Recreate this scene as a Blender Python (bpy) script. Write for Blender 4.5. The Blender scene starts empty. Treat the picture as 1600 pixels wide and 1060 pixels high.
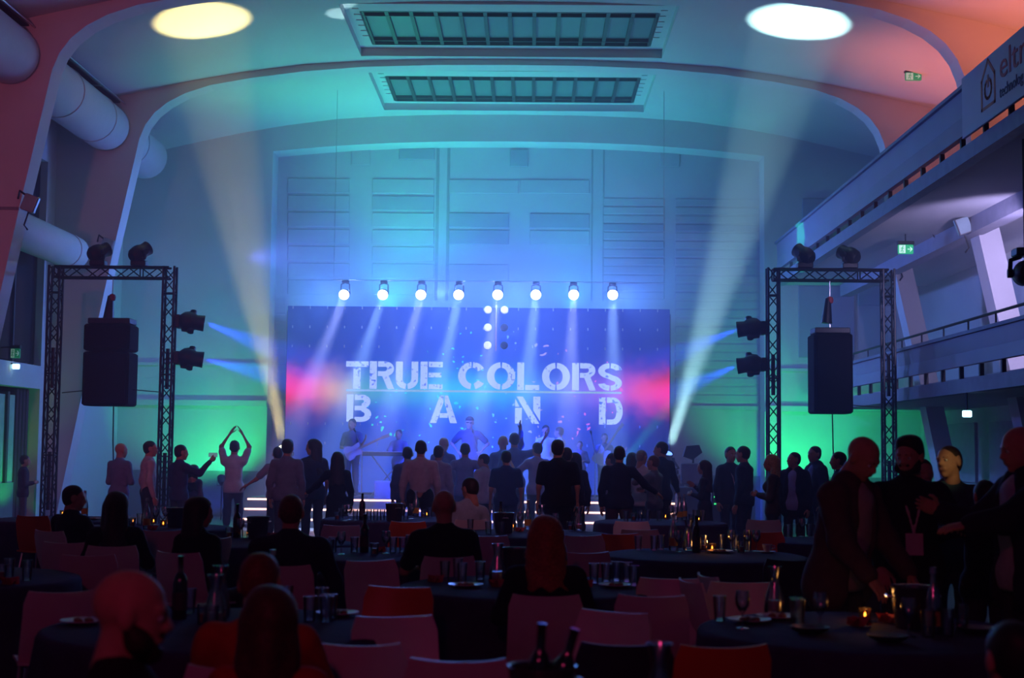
import bpy, bmesh, math, random
import numpy as np
from mathutils import Vector, Matrix

random.seed(7)
PI = math.pi
SC = bpy.context.scene
COL = SC.collection

# ------------------------------------------------------------------ camera
FPX = 2222.0                                   # focal length in pixels of the 1600 px wide frame (50 mm)
CAMZ = 1.65
cam_data = bpy.data.cameras.new('camera')
cam_data.sensor_width = 36.0
cam_data.lens = 36.0 * FPX / 1600.0
cam_data.clip_end = 200.0
cam = bpy.data.objects.new('camera', cam_data)
COL.objects.link(cam)
CAMR = (Matrix.Rotation(0.0135, 3, 'Z') @ Matrix.Rotation(PI / 2 + 0.0764, 3, 'X') @ Matrix.Rotation(0.0105, 3, 'Z'))
cam.matrix_world = Matrix.Translation((0, 0, CAMZ)) @ CAMR.to_4x4()
cam_data.dof.use_dof = True
cam_data.dof.focus_distance = 25.0
cam_data.dof.aperture_fstop = 2.8
SC.camera = cam


def P(px, py, Y):
    """place a thing seen at picture position (px, py) at the real distance Y down the hall"""
    d = CAMR @ Vector(((px - 800.0) / FPX, -(py - 530.0) / FPX, -1.0))
    return Vector((0, 0, CAMZ)) + d * (Y / d.y)


# ------------------------------------------------------------------ world, colour management
world = bpy.data.worlds.new('world')
SC.world = world
world.use_nodes = True
world.node_tree.nodes['Background'].inputs[0].default_value = (0.02, 0.03, 0.08, 1)
world.node_tree.nodes['Background'].inputs[1].default_value = 0.0
SC.view_settings.view_transform = 'Standard'
SC.view_settings.look = 'None'
SC.view_settings.exposure = 0.0
SC.view_settings.gamma = 1.0
SC.view_settings.use_curve_mapping = False
SC.cycles.use_denoising = True
SC.cycles.max_bounces = 7
SC.cycles.diffuse_bounces = 2
SC.cycles.glossy_bounces = 2
SC.cycles.transmission_bounces = 6
SC.cycles.transparent_max_bounces = 10
SC.cycles.volume_bounces = 0
SC.cycles.caustics_reflective = False
SC.cycles.caustics_refractive = False
SC.cycles.sample_clamp_indirect = 3.0
SC.cycles.sample_clamp_direct = 0.0


# ------------------------------------------------------------------ lights of the hall
def spot(name, loc, target, color, watts, deg, blend=0.3, radius=0.08):
    l = bpy.data.lights.new(name, 'SPOT')
    l.color = color
    l.energy = watts
    l.spot_size = math.radians(deg)
    l.spot_blend = blend
    l.shadow_soft_size = radius
    o = bpy.data.objects.new(name, l)
    COL.objects.link(o)
    o.location = loc
    o.rotation_euler = (Vector(target) - Vector(loc)).to_track_quat('-Z', 'Y').to_euler()
    return o


def point(name, loc, color, watts, radius=0.05):
    l = bpy.data.lights.new(name, 'POINT')
    l.color = color
    l.energy = watts
    l.shadow_soft_size = radius
    o = bpy.data.objects.new(name, l)
    COL.objects.link(o)
    o.location = loc
    return o


# stage-side beam lamps that rake the ceiling
spot('beam_left', P(441, 690, 29.4), P(312, 8, 24.6), (1.0, 0.82, 0.30), 16000, 11, 0.12, 0.1)
spot('beam_right', P(1046, 700, 29.4), P(1255, 8, 24.6), (0.5, 0.95, 1.0), 25000, 11, 0.12, 0.1)
spot('beam_thin', P(642, 700, 30.0), P(532, 12, 25.0), (0.6, 0.95, 1.0), 5000, 3.5, 0.2, 0.06)
# eight washes above the screen
STAGE_LAMPS = [538, 598.5, 658, 717, 778, 837.5, 896.5, 957.5]
for _i, _x in enumerate(STAGE_LAMPS):
    _a = P(_x, 463, 30.1)
    _b = (_a.x - 1.45 + 0.2 * _i, 28.2, 0.0)
    spot('stage_wash', _a, _b, [(0.38, 0.46, 1.0), (0.30, 0.54, 1.0)][_i % 2], 17000, 13, 0.7, 0.1)
for _x in STAGE_LAMPS:
    point('lamp_glow', P(_x, 458, 29.85), (0.12, 0.24, 1.0), 75, 0.05)
# added wide blue fill spots at the same lamps, tinting haze and room
for _x, _t, _w in ((538, (-9.5, 29.0, 3.5), 800), (688, (-2.0, 18.0, 0.5), 450), (807, (1.5, 18.0, 0.5), 450), (957, (8.5, 29.0, 3.5), 850)):
    spot('blue_spill', P(_x, 458, 29.9), _t, (0.10, 0.24, 1.0), _w, 125, 0.9, 0.15)
# added blue fill lamps hidden behind the screen top, tinting the wall
for _x in (-4.6, -2.6, -0.4, 1.8):
    spot('blue_fill', (_x, 32.3, 4.72), (_x, 33.7, 6.6), (0.07, 0.28, 1.0), 200, 150, 0.8, 0.1)
# blue heads on the sides of the truss towers
for _x, _y, _t in ((322, 505, (560, 600)), (321, 562, (560, 620)), (1151, 515, (900, 620)), (1151, 572, (900, 680))):
    spot('blue_head', P(_x, _y, 24.4), P(_t[0], _t[1], 27.0), (0.015, 0.05, 1.0), 15000, 20, 0.7, 0.03)
# green wall washers at the foot of the end wall; added green vault fills
spot('green_wash', P(345, 742, 31.5), P(330, 640, 33.0), (0.02, 1.0, 0.27), 240, 110, 0.6, 0.1)
spot('green_wash', P(1225, 745, 31.5), P(1225, 640, 33.0), (0.02, 1.0, 0.25), 260, 110, 0.6, 0.1)
spot('green_wash', P(1330, 745, 30.5), P(1330, 640, 33.0), (0.02, 1.0, 0.36), 150, 120, 0.6, 0.1)
spot('green_wash', (-9.1, 26.4, 0.35), (-9.85, 26.4, 1.9), (0.03, 1.0, 0.15), 40, 110, 0.6, 0.1)  # added lamp standing in front of the doorway pane
spot('green_fill', (-3.3, 32.25, 4.72), (-2.2, 31.0, 9.3), (0.03, 1.0, 0.40), 900, 130, 0.9, 0.1)  # unseen, like the next two; added to green the vault and upper wall
spot('green_fill', (0.9, 32.25, 4.72), (1.0, 31.0, 9.3), (0.04, 0.9, 0.6), 380, 130, 0.9, 0.1)
spot('green_fill', (-7.6, 30.5, 0.3), (-3.5, 28.0, 9.3), (0.06, 1.0, 0.42), 1300, 60, 0.9, 0.1)
# red and magenta floods from the rear of the hall
spot('red_flood', (-5.5, 6.0, 5.0), (-9.0, 22.0, 6.0), (1.0, 0.14, 0.22), 1250, 60, 0.8, 0.2)
spot('violet_flood', (4.5, 5.0, 5.0), (-6.0, 27.0, 7.5), (0.75, 0.28, 0.8), 420, 50, 0.8, 0.2)
spot('orange_up', (7.2, 20.5, 5.9), (7.9, 21.0, 9.0), (1.0, 0.22, 0.12), 520, 105, 0.7, 0.15)
spot('orange_up', (7.2, 25.5, 5.9), (7.9, 25.7, 9.0), (1.0, 0.22, 0.14), 380, 105, 0.7, 0.15)
spot('lavender_head', (6.75, 19.5, 4.4), (8.2, 26.0, 4.6), (0.55, 0.48, 1.0), 800, 85, 0.7, 0.1)
spot('blue_flood', (-5.0, 24.6, 4.9), (6.0, 22.0, 5.5), (0.12, 0.16, 1.0), 1000, 60, 0.8, 0.1)
spot('warm_pin', (4.6, 5.0, 4.6), P(1484, 722, 10.45), (1.0, 0.75, 0.3), 380, 3.2, 0.8, 0.05)  # added unseen spot, only to light one man's face
spot('house_flood', (-1.5, -2.5, 5.2), (1.2, 9.5, 0.6), (1.0, 0.05, 0.25), 160, 85, 0.8, 0.25)
spot('teal_patch', (1.6, 30.6, 0.9), (5.6, 29.6, 5.85), (0.03, 1.0, 0.5), 5000, 8, 0.2, 0.05)
spot('rose_flood', (0.5, 7.0, 6.8), (-0.8, 22.5, 1.2), (1.0, 0.35, 0.62), 420, 42, 0.8, 0.2)  # added unseen flood, brightens the crowd from behind
point('gallery_orange', (7.7, 19.6, 6.05), (1.0, 0.3, 0.08), 45, 0.1)


# ------------------------------------------------------------------ materials
MATS = {}


def mat(name, col, rough=0.6, metal=0.0, var=0.12, scale=6.0, emit=None, strength=1.0, spec=0.4, bump=0.0):
    if name in MATS:
        return MATS[name]
    m = bpy.data.materials.new(name)
    m.use_nodes = True
    nt = m.node_tree
    b = nt.nodes['Principled BSDF']
    b.inputs['Roughness'].default_value = rough
    b.inputs['Metallic'].default_value = metal
    b.inputs['Specular IOR Level'].default_value = spec
    tc = nt.nodes.new('ShaderNodeTexCoord')
    no = nt.nodes.new('ShaderNodeTexNoise')
    no.inputs['Scale'].default_value = scale
    no.inputs['Detail'].default_value = 3.0
    nt.links.new(tc.outputs['Object'], no.inputs['Vector'])
    rp = nt.nodes.new('ShaderNodeValToRGB')
    rp.color_ramp.elements[0].position = 0.3
    rp.color_ramp.elements[1].position = 0.7
    rp.color_ramp.elements[0].color = tuple(c * (1 - var) for c in col) + (1,)
    rp.color_ramp.elements[1].color = tuple(min(1, c * (1 + var)) for c in col) + (1,)
    nt.links.new(no.outputs['Fac'], rp.inputs['Fac'])
    nt.links.new(rp.outputs['Color'], b.inputs['Base Color'])
    if bump > 0:
        bp = nt.nodes.new('ShaderNodeBump')
        bp.inputs['Strength'].default_value = bump
        bp.inputs['Distance'].default_value = 0.02
        nt.links.new(no.outputs['Fac'], bp.inputs['Height'])
        nt.links.new(bp.outputs['Normal'], b.inputs['Normal'])
    if emit:
        b.inputs['Emission Color'].default_value = tuple(emit) + (1,)
        b.inputs['Emission Strength'].default_value = strength
        m.cycles.emission_sampling = 'NONE'
    MATS[name] = m
    return m


def glass(name, tint, gloss=0.25):
    """thin clear glass: mostly see-through, reflecting more at grazing angles (Fresnel)"""
    if name in MATS:
        return MATS[name]
    m = bpy.data.materials.new(name)
    m.use_nodes = True
    nt = m.node_tree
    for n in list(nt.nodes):
        if n.type != 'OUTPUT_MATERIAL':
            nt.nodes.remove(n)
    out = [n for n in nt.nodes if n.type == 'OUTPUT_MATERIAL'][0]
    tr = nt.nodes.new('ShaderNodeBsdfTransparent')
    tr.inputs[0].default_value = tuple(tint) + (1,)
    gl = nt.nodes.new('ShaderNodeBsdfGlossy')
    gl.inputs['Roughness'].default_value = 0.16
    fr = nt.nodes.new('ShaderNodeFresnel')
    fr.inputs['IOR'].default_value = 1.5
    ad = nt.nodes.new('ShaderNodeMath')
    ad.operation = 'MULTIPLY_ADD'
    ad.inputs[1].default_value = 1.0
    ad.inputs[2].default_value = gloss * 0.22
    nt.links.new(fr.outputs[0], ad.inputs[0])
    mx = nt.nodes.new('ShaderNodeMixShader')
    nt.links.new(ad.outputs[0], mx.inputs[0])
    nt.links.new(tr.outputs[0], mx.inputs[1])
    nt.links.new(gl.outputs[0], mx.inputs[2])
    nt.links.new(mx.outputs[0], out.inputs['Surface'])
    MATS[name] = m
    return m


# ------------------------------------------------------------------ mesh collecting
class MB:
    def __init__(s):
        s.v = []
        s.f = []

    def add(s, vs, fs, M=None):
        o = len(s.v)
        for v in vs:
            v = Vector(v)
            s.v.append(tuple(M @ v) if M else tuple(v))
        for f in fs:
            s.f.append(tuple(i + o for i in f))
        return s

    def box(s, x0, x1, y0, y1, z0, z1, M=None):
        v = [(x0, y0, z0), (x1, y0, z0), (x1, y1, z0), (x0, y1, z0), (x0, y0, z1), (x1, y0, z1), (x1, y1, z1), (x0, y1, z1)]
        return s.add(v, [(3, 2, 1, 0), (4, 5, 6, 7), (0, 1, 5, 4), (1, 2, 6, 5), (2, 3, 7, 6), (3, 0, 4, 7)], M)

    def rbox(s, x0, x1, y0, y1, z0, z1, b, M=None):
        """box with chamfered vertical and horizontal edges"""
        def ring(z, i):
            return [(x0 + i + b, y0 + i, z), (x1 - i - b, y0 + i, z), (x1 - i, y0 + i + b, z), (x1 - i, y1 - i - b, z),
                    (x1 - i - b, y1 - i, z), (x0 + i + b, y1 - i, z), (x0 + i, y1 - i - b, z), (x0 + i, y0 + i + b, z)]
        rings = [ring(z0, b), ring(z0 + b, 0), ring(z1 - b, 0), ring(z1, b)]
        v = [p for r in rings for p in r]
        f = [tuple(reversed(range(8))), tuple(range(24, 32))]
        for k in range(3):
            for i in range(8):
                j = (i + 1) % 8
                f.append((k * 8 + i, k * 8 + j, k * 8 + 8 + j, k * 8 + 8 + i))
        return s.add(v, f, M)

    def cyl(s, p0, p1, r0, r1=None, n=10, cap=True):
        p0, p1 = Vector(p0), Vector(p1)
        r1 = r0 if r1 is None else r1
        q = (p1 - p0).to_track_quat('Z', 'Y').to_matrix()
        a, b = q.col[0], q.col[1]
        v = []
        for p, r in ((p0, r0), (p1, r1)):
            for i in range(n):
                t = 2 * PI * i / n
                v.append(p + a * (r * math.cos(t)) + b * (r * math.sin(t)))
        f = [(i, (i + 1) % n, n + (i + 1) % n, n + i) for i in range(n)]
        if cap:
            f += [tuple(reversed(range(n))), tuple(range(n, 2 * n))]
        return s.add(v, f)

    def tube(s, pts, r, n=6):
        pts = [Vector(p) for p in pts]
        m = len(pts)
        v = []
        for i, p in enumerate(pts):
            d = (pts[min(i + 1, m - 1)] - pts[max(i - 1, 0)])
            q = d.to_track_quat('Z', 'Y').to_matrix()
            for k in range(n):
                t = 2 * PI * k / n
                v.append(p + q.col[0] * (r * math.cos(t)) + q.col[1] * (r * math.sin(t)))
        f = [tuple(reversed(range(n))), tuple(range((m - 1) * n, m * n))]
        for i in range(m - 1):
            for k in range(n):
                f.append((i * n + k, i * n + (k + 1) % n, (i + 1) * n + (k + 1) % n, (i + 1) * n + k))
        return s.add(v, f)

    def lathe(s, prof, n=20, M=None, closed=False):
        """prof: list of (radius, z)"""
        v = []
        for r, z in prof:
            for i in range(n):
                t = 2 * PI * i / n
                v.append((r * math.cos(t), r * math.sin(t), z))
        f = []
        m = len(prof)
        for k in range(m - 1):
            for i in range(n):
                f.append((k * n + i, k * n + (i + 1) % n, (k + 1) * n + (i + 1) % n, (k + 1) * n + i))
        if prof[0][0] > 1e-5:
            f.append(tuple(reversed(range(n))))
        if prof[-1][0] > 1e-5 and not closed:
            f.append(tuple(range((m - 1) * n, m * n)))
        return s.add(v, f, M)

    def prism(s, poly, y0, y1, M=None):
        """polygon in x,z swept along y"""
        n = len(poly)
        v = [(x, y0, z) for x, z in poly] + [(x, y1, z) for x, z in poly]
        f = [tuple(range(n)), tuple(reversed(range(n, 2 * n)))]
        f += [(i, n + i, n + (i + 1) % n, (i + 1) % n) for i in range(n)]
        return s.add(v, f, M)

    def build(s, name, m, parent=None, smooth=False, loc=None):
        me = bpy.data.meshes.new(name)
        me.from_pydata([tuple(x) for x in s.v], [], s.f)
        me.update()
        bm = bmesh.new()
        bm.from_mesh(me)
        bmesh.ops.recalc_face_normals(bm, faces=bm.faces)
        bm.to_mesh(me)
        bm.free()
        if smooth:
            me.polygons.foreach_set('use_smooth', [True] * len(me.polygons))
            if smooth != 'all':
                try:
                    me.set_sharp_from_angle(angle=math.radians(45))
                except Exception:
                    pass
        me.materials.append(m)
        o = bpy.data.objects.new(name, me)
        COL.objects.link(o)
        if parent:
            o.parent = parent
        if loc is not None:
            o.location = loc
        return o


def tag(o, label, cat, group=None, kind=None):
    o['label'] = label
    o['category'] = cat
    if group:
        o['group'] = group
    if kind:
        o['kind'] = kind
    return o


def thing(name, label, cat, loc=(0, 0, 0), rotz=0.0, group=None):
    o = bpy.data.objects.new(name, None)
    o.empty_display_size = 0.1
    COL.objects.link(o)
    o.location = loc
    o.rotation_euler = (0, 0, rotz)
    return tag(o, label, cat, group)


def struct(o, label, cat='wall'):
    return tag(o, label, cat, None, 'structure')


def dup(root, loc, rotz=0.0, label=None, group=None, skip=()):
    r = root.copy()
    COL.objects.link(r)
    r.location = loc
    r.rotation_euler = (0, 0, rotz)
    if label:
        r['label'] = label
    if group:
        r['group'] = group
    for ch in root.children:
        if ch.name.split('.')[0] in skip:
            continue
        c = ch.copy()
        COL.objects.link(c)
        c.parent = r
        for g in ch.children:
            d = g.copy()
            COL.objects.link(d)
            d.parent = c
    return r


def frame_to(loc, target, up='Y'):
    q = (Vector(target) - Vector(loc)).to_track_quat('Z', up)
    return Matrix.Translation(loc) @ q.to_matrix().to_4x4()


def textmesh(body, size, name, m, M, parent=None, extrude=0.004, align='LEFT'):
    cu = bpy.data.curves.new(name, 'FONT')
    cu.body = body
    cu.size = size
    cu.extrude = extrude
    cu.align_x = align
    cu.resolution_u = 3
    t = bpy.data.objects.new(name + '_curve', cu)
    COL.objects.link(t)
    dg = bpy.context.evaluated_depsgraph_get()
    me = bpy.data.meshes.new_from_object(t.evaluated_get(dg))
    bpy.data.objects.remove(t)
    bpy.data.curves.remove(cu)
    me.transform(M)
    me.materials.clear()
    me.materials.append(m)
    o = bpy.data.objects.new(name, me)
    COL.objects.link(o)
    if parent:
        o.parent = parent
    return o


# ------------------------------------------------------------------ the hall
XC = -0.45                                     # middle of the hall
YN, YE, YB = -5.0, 33.0, 33.7                  # near end, end wall, recessed stage wall
XL, XR = -9.6, 9.0                             # side walls
F1, F2 = 22.95, 28.2                            # the two portal frames in view
M_wall = mat('painted_plaster', (0.62, 0.62, 0.62), 0.8, var=0.05, scale=1.2)
M_frame = mat('painted_concrete', (0.66, 0.64, 0.65), 0.75, var=0.05, scale=1.5)
M_ceil = mat('ceiling_plaster', (0.64, 0.64, 0.63), 0.85, var=0.04, scale=0.8)
M_floor = mat('floor_vinyl', (0.10, 0.09, 0.10), 0.35, var=0.2, scale=3.0)
M_panel = mat('acoustic_panel', (0.45, 0.47, 0.52), 0.8, var=0.08, scale=2.0)
M_panel2 = mat('acoustic_panel_dark', (0.36, 0.37, 0.46), 0.8, var=0.08, scale=2.0)
M_line = mat('joint_grey', (0.3, 0.31, 0.35), 0.8)
M_dado = mat('dado_paint', (0.16, 0.22, 0.2), 0.6)
M_black = mat('black_metal', (0.012, 0.012, 0.014), 0.45, 0.2)
M_truss = mat('black_truss_paint', (0.02, 0.02, 0.024), 0.4, 0.3)
M_dark = mat('dark_opening', (0.02, 0.02, 0.025), 0.5)
M_white = mat('white_paint', (0.75, 0.75, 0.76), 0.5, var=0.04)
M_steel = mat('brushed_steel', (0.5, 0.5, 0.52), 0.3, 0.9)
M_cloud = mat('duct_white', (0.68, 0.66, 0.66), 0.6, var=0.04)

fl = MB().box(XL - 0.5, XR + 1.5, YN, 36, -0.2, 0).build('floor', M_floor)
struct(fl, 'dark smooth hall floor beneath the tables', 'floor')


def interp(tab, u):
    for (u0, z0), (u1, z1) in zip(tab, tab[1:]):
        if u <= u1:
            t = (u - u0) / (u1 - u0)
            return z0 + (z1 - z0) * t
    return tab[-1][1]


CEIL = [(0, 9.48), (1.5, 9.47), (2.9, 9.43), (4.2, 9.34), (5.4, 9.18), (6.4, 9.0), (7.4, 8.78), (8.6, 8.5), (10.6, 8.0)]


def ceil_z(x):
    return interp(CEIL, abs(x - XC))


# ceiling vault with two skylight openings
SKY = [(24.5, 27.85), (28.95, 32.4)]
SKG = [(25.45, 27.6), (30.0, 32.2)]
SKW = 3.0
us = [-10.4, -9.4, -8.6, -8.0, -7.4, -6.9, -6.4, -5.9, -5.4, -4.8, -4.2, -3.6, -SKW, -2.2, -1.5, -0.7, 0]
us = us + [-u for u in reversed(us[:-1])]
ysb = [YN, 2, 8, 14, 19, F1, SKY[0][0], SKY[0][1], F2, SKY[1][0], SKY[1][1], YE + 0.1]
b = MB()
for i in range(len(us) - 1):
    for j in range(len(ysb) - 1):
        um = (us[i] + us[i + 1]) / 2
        ym = (ysb[j] + ysb[j + 1]) / 2
        if abs(um) < SKW and any(a < ym < c for a, c in SKY):
            continue
        z0, z1 = interp(CEIL, abs(us[i])), interp(CEIL, abs(us[i + 1]))
        x0, x1 = XC + us[i], XC + us[i + 1]
        y0, y1 = ysb[j], ysb[j + 1]
        b.add([(x0, y0, z0), (x1, y0, z1), (x1, y1, z1), (x0, y1, z0)], [(0, 1, 2, 3)])
        b.add([(x0, y0, z0 + 0.6), (x1, y0, z1 + 0.6), (x1, y1, z1 + 0.6), (x0, y1, z0 + 0.6)], [(3, 2, 1, 0)])
ce = b.build('ceiling', M_ceil, smooth=True)
struct(ce, 'pale vaulted plaster ceiling spanning the hall', 'ceiling')

M_pane = mat('skylight_pane', (0.17, 0.24, 0.24), 0.35, var=0.1, scale=2.0)
M_mull = mat('skylight_bar', (0.05, 0.055, 0.06), 0.5)
for n, (y0, y1) in enumerate(SKY):
    w = thing('window_%d' % (n + 1), ['long skylight of twelve panes, nearer one in the ceiling', 'long skylight of twelve panes, farther one above the stage wall'][n], 'skylight', (XC, (y0 + y1) / 2, 9.43))
    w['kind'] = 'structure'
    hy = (y1 - y0) / 2
    zc = 0.16
    gx = 2.72
    # recess well: upright far and near face, splayed ends, flat ledge round the glass
    gy = (SKG[n][1] - SKG[n][0]) / 2
    gc = (SKG[n][1] + SKG[n][0]) / 2 - (y0 + y1) / 2
    wl = MB()
    wl.add([(-SKW, -hy, 0), (SKW, -hy, 0), (SKW, -hy, zc), (-SKW, -hy, zc)], [(0, 1, 2, 3)])
    wl.add([(-SKW, hy, 0), (SKW, hy, 0), (SKW, hy, zc), (-SKW, hy, zc)], [(0, 1, 2, 3)])
    for s in (-1, 1):
        wl.add([(s * SKW, -hy, 0), (s * SKW, hy, 0), (s * SKW, hy, zc), (s * SKW, -hy, zc)], [(0, 1, 2, 3)])
        wl.box(min(s * gx, s * SKW), max(s * gx, s * SKW), -hy, hy, zc, zc + 0.05)
        wl.box(-gx, gx, min(gc + s * gy, s * hy), max(gc + s * gy, s * hy), zc, zc + 0.05)
        for k in range(6):                     # small louvre slots on the splayed ends
            wl.box(s * (gx + 0.09) - 0.06, s * (gx + 0.09) + 0.06, -0.9 + k * 0.34, -0.85 + k * 0.34, zc - 0.015, zc)
    wl.build('recess_lining', M_ceil, w)
    st = 2 * gx / 12
    pm = MB().box(-st / 2 + 0.02, st / 2 - 0.02, gc - gy + 0.02, gc + gy - 0.02, 0, 0.02)
    p0 = pm.build('pane', M_pane, w, loc=(-gx + st / 2, 0, zc + 0.06))
    for k in range(1, 12):
        c = p0.copy()
        COL.objects.link(c)
        c.location = (-gx + st * (k + 0.5), 0, zc + 0.06)
    bm_ = MB().box(-0.035, 0.035, gc - gy, gc + gy, -0.03, 0.09)
    b0 = bm_.build('glazing_bar', M_mull, w, loc=(-gx, 0, zc + 0.03))
    for k in range(1, 13):
        c = b0.copy()
        COL.objects.link(c)
        c.location = (-gx + st * k, 0, zc + 0.03)
    for yy in (-gy, gy, gy - 0.28, -gy + 0.28):
        cb = MB().box(-gx, gx, gc + yy - 0.018, gc + yy + 0.018, zc - 0.005, zc + 0.1)
        cb.build('cross_rail', M_mull, w)

# portal frames
SOFF = [(0, 9.36), (1.5, 9.35), (3.0, 9.3), (4.2, 9.2), (5.3, 9.05), (6.1, 8.9), (6.6, 8.73), (6.95, 8.54), (7.2, 8.33), (7.38, 8.08), (7.49, 7.8), (7.57, 7.4)]
LEGI = SOFF[-1:] + [(7.93, 5.6), (8.45, 2.8), (8.95, 0.0)]


def portal(name, y, t, label):
    m = MB()
    outL, outR = XC - XL, XR - XC
    for s, out in ((-1, outL), (1, outR)):
        leg = LEGI[1:] if s < 0 else [(7.62, 5.5), (8.2, 2.8), (8.75, 0.0)]
        inner = SOFF + leg
        pts_i = [(XC + s * u, z) for u, z in inner]
        pts_o = [(XC + s * u, interp(CEIL, u) + 0.3) for u, z in SOFF[:-1]] + [(XC + s * out, interp(CEIL, out) + 0.3)] + [(XC + s * (out if s < 0 else min(u + 0.36, out)), z) for u, z in leg]
        for i in range(len(pts_i) - 1):
            a0, a1, c0, c1 = pts_i[i], pts_i[i + 1], pts_o[i], pts_o[i + 1]
            v = [(a0[0], y, a0[1]), (a1[0], y, a1[1]), (c1[0], y, c1[1]), (c0[0], y, c0[1]),
                 (a0[0], y + t, a0[1]), (a1[0], y + t, a1[1]), (c1[0], y + t, c1[1]), (c0[0], y + t, c0[1])]
            m.add(v, [(0, 1, 2, 3), (7, 6, 5, 4), (0, 4, 5, 1), (3, 2, 6, 7)])
    o = m.build(name, M_frame, smooth=True)
    struct(o, label, 'portal frame')
    # construction joint and steel shoe on the leg
    for s, out in ((-1, outL),):
        z = 5.45
        u = 7.95
        j = MB().box(min(XC + s * u, XC + s * out), max(XC + s * u, XC + s * out), y - 0.02, y, z, z + 0.05)
        j.build('joint_strip', M_line, o)
    return o


portal('trim_1', F1, 0.45, 'nearer curved portal frame with slanted legs')
portal('trim_2', F2, 0.45, 'farther curved portal frame with slanted legs')

# side walls
wl = MB()
wl.box(XL - 0.3, XL, YN, 24.3, 0, 9.0)
wl.box(XL - 0.3, XL, 24.3, 27.7, 0, 0.0001)
wl.box(XL - 0.3, XL, 24.3, 27.7, 2.7, 3.15)
wl.box(XL - 0.3, XL, 24.3, 27.7, 7.2, 9.0)
wl.box(XL - 0.3, XL, 27.7, YE, 0, 9.0)
wlo = wl.build('wall_left', M_wall)
struct(wlo, 'left side wall of the hall with tall dark window')
w3 = thing('window_3', 'tall dark window in the left wall between the slanted legs', 'window', (XL - 0.2, 26, 3.15))
w3['kind'] = 'structure'
for k in range(3):
    MB().box(-0.02, 0.02, -1.7 + k * 1.1333, -0.63 + k * 1.1333, 0.05, 4.0).build('pane', mat('night_pane', (0.02, 0.02, 0.03), 0.12), w3)
for k in range(4):
    MB().box(-0.05, 0.06, -1.73 + k * 1.1333, -1.67 + k * 1.1333, 0, 4.05).build('glazing_bar', M_mull, w3)
# lower left doorway with curtain folds, pane greened by an added lamp on the hall side
d1 = thing('door_1', 'curtained doorway low in the left wall beside the truss tower', 'doorway', (XL - 0.25, 26, 0))
d1['kind'] = 'structure'
cu = MB()
for k in range(4):
    y = 1.03 + k * 0.18
    cu.cyl((0, y, 0), (0, y, 2.68), 0.085, n=8)
cu.build('curtain', mat('maroon_curtain', (0.07, 0.02, 0.04), 0.9), d1, smooth=True)
MB().box(-0.05, 0.05, -1.65, 0.92, 0.9, 2.55).build('frosted_pane', mat('frosted_pane', (0.35, 0.5, 0.4), 0.5), d1)
MB().box(-0.05, 0.08, -1.7, 0.92, 0, 0.9).build('kick_panel', mat('teal_panel', (0.16, 0.22, 0.22), 0.5), d1)
MB().box(-0.04, 0.1, 0.42, 0.52, 0.9, 2.6).build('mullion', M_mull, d1)

wr = MB().box(XR, XR + 0.3, YN, YE, 0, 9.0).build('wall_right', M_wall)
struct(wr, 'right side wall behind the galleries')
wn = MB().box(XL - 0.3, XR + 0.3, YN - 0.3, YN, 0, 9.9).build('wall_near', M_wall)
struct(wn, 'wall at the near end of the hall behind the viewer')

# end wall with the arched stage opening
OPX0, OPX1 = -6.12, 5.42
ARCH = [(0, 8.84), (1.5, 8.83), (3.0, 8.78), (4.5, 8.68), (5.9, 8.54)]
xs = [XL - 0.3, OPX0] + [OPX0 + (OPX1 - OPX0) * k / 16 for k in range(1, 16)] + [OPX1, XR + 0.3]
m = MB()
for x0, x1 in zip(xs, xs[1:]):
    inside = x0 >= OPX0 - 1e-6 and x1 <= OPX1 + 1e-6
    z0 = interp(ARCH, abs(x0 - XC)) if inside else 0
    z1 = interp(ARCH, abs(x1 - XC)) if inside else 0
    t0, t1 = ceil_z(x0) + 0.3, ceil_z(x1) + 0.3
    m.add([(x0, YE, z0), (x1, YE, z1), (x1, YE, t1), (x0, YE, t0), (x0, YB, z0), (x1, YB, z1), (x1, YB, t1), (x0, YB, t0)],
          [(0, 1, 2, 3), (0, 4, 5, 1), (7, 6, 5, 4)] + ([] if inside else [(1, 5, 6, 2), (0, 3, 7, 4)]))
we = m.build('wall_end', M_wall)
struct(we, 'end wall with a wide arched stage opening')
wb = MB().box(OPX0 - 0.4, OPX1 + 0.4, YB, YB + 0.25, 0, 9.9).build('wall_back', mat('stage_wall', (0.5, 0.52, 0.56), 0.8, var=0.05, scale=1.0))
struct(wb, 'panelled wall at the back of the stage opening')


def wall_panel(px0, py0, px1, py1, parent, mt, Y=YB, proud=0.022, name='panel'):
    a, c = P(px0, py0, Y), P(px1, py1, Y)
    w, h = (c.x - a.x) / 2, (a.z - c.z) / 2
    o = MB().rbox(-w, w, -proud, 0.01, -h, h, min(0.012, w * .4, proud * .4)).build(name, mt, parent, loc=((a.x + c.x) / 2, Y, (a.z + c.z) / 2))
    return o


# recessed-looking absorber panels in rows
for (x0, x1, ya, n, dark) in ((450, 546, 279, 7, ()), (582, 678, 280, 7, (1,)), (702, 795, 333, 2, (0, 1)), (828, 921, 334, 2, (0,))):
    for k in range(n):
        y = ya + k * 26.4
        wall_panel(x0, y, x1, y + 23, wb, M_panel2 if k in dark else M_panel)
wall_panel(702, 413, 795, 440, wb, M_panel)
wall_panel(702, 281, 810, 303, wb, M_panel)
wall_panel(813, 281, 921, 303, wb, M_panel)
for x0, x1, ya, n in ((943, 1038, 310, 12), (1055, 1188, 311, 24)):
    for k in range(n):
        y = ya + k * 13.3
        wall_panel(x0, y, x1, y + 11.5, wb, M_panel2 if k in (3,) else M_panel, proud=0.015 + 0.008 * (k % 2))
for k in range(13):
    y = 465 + k * 13.3
    wall_panel(428, y, 446, y + 11.5, wb, M_panel, proud=0.015)
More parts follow.
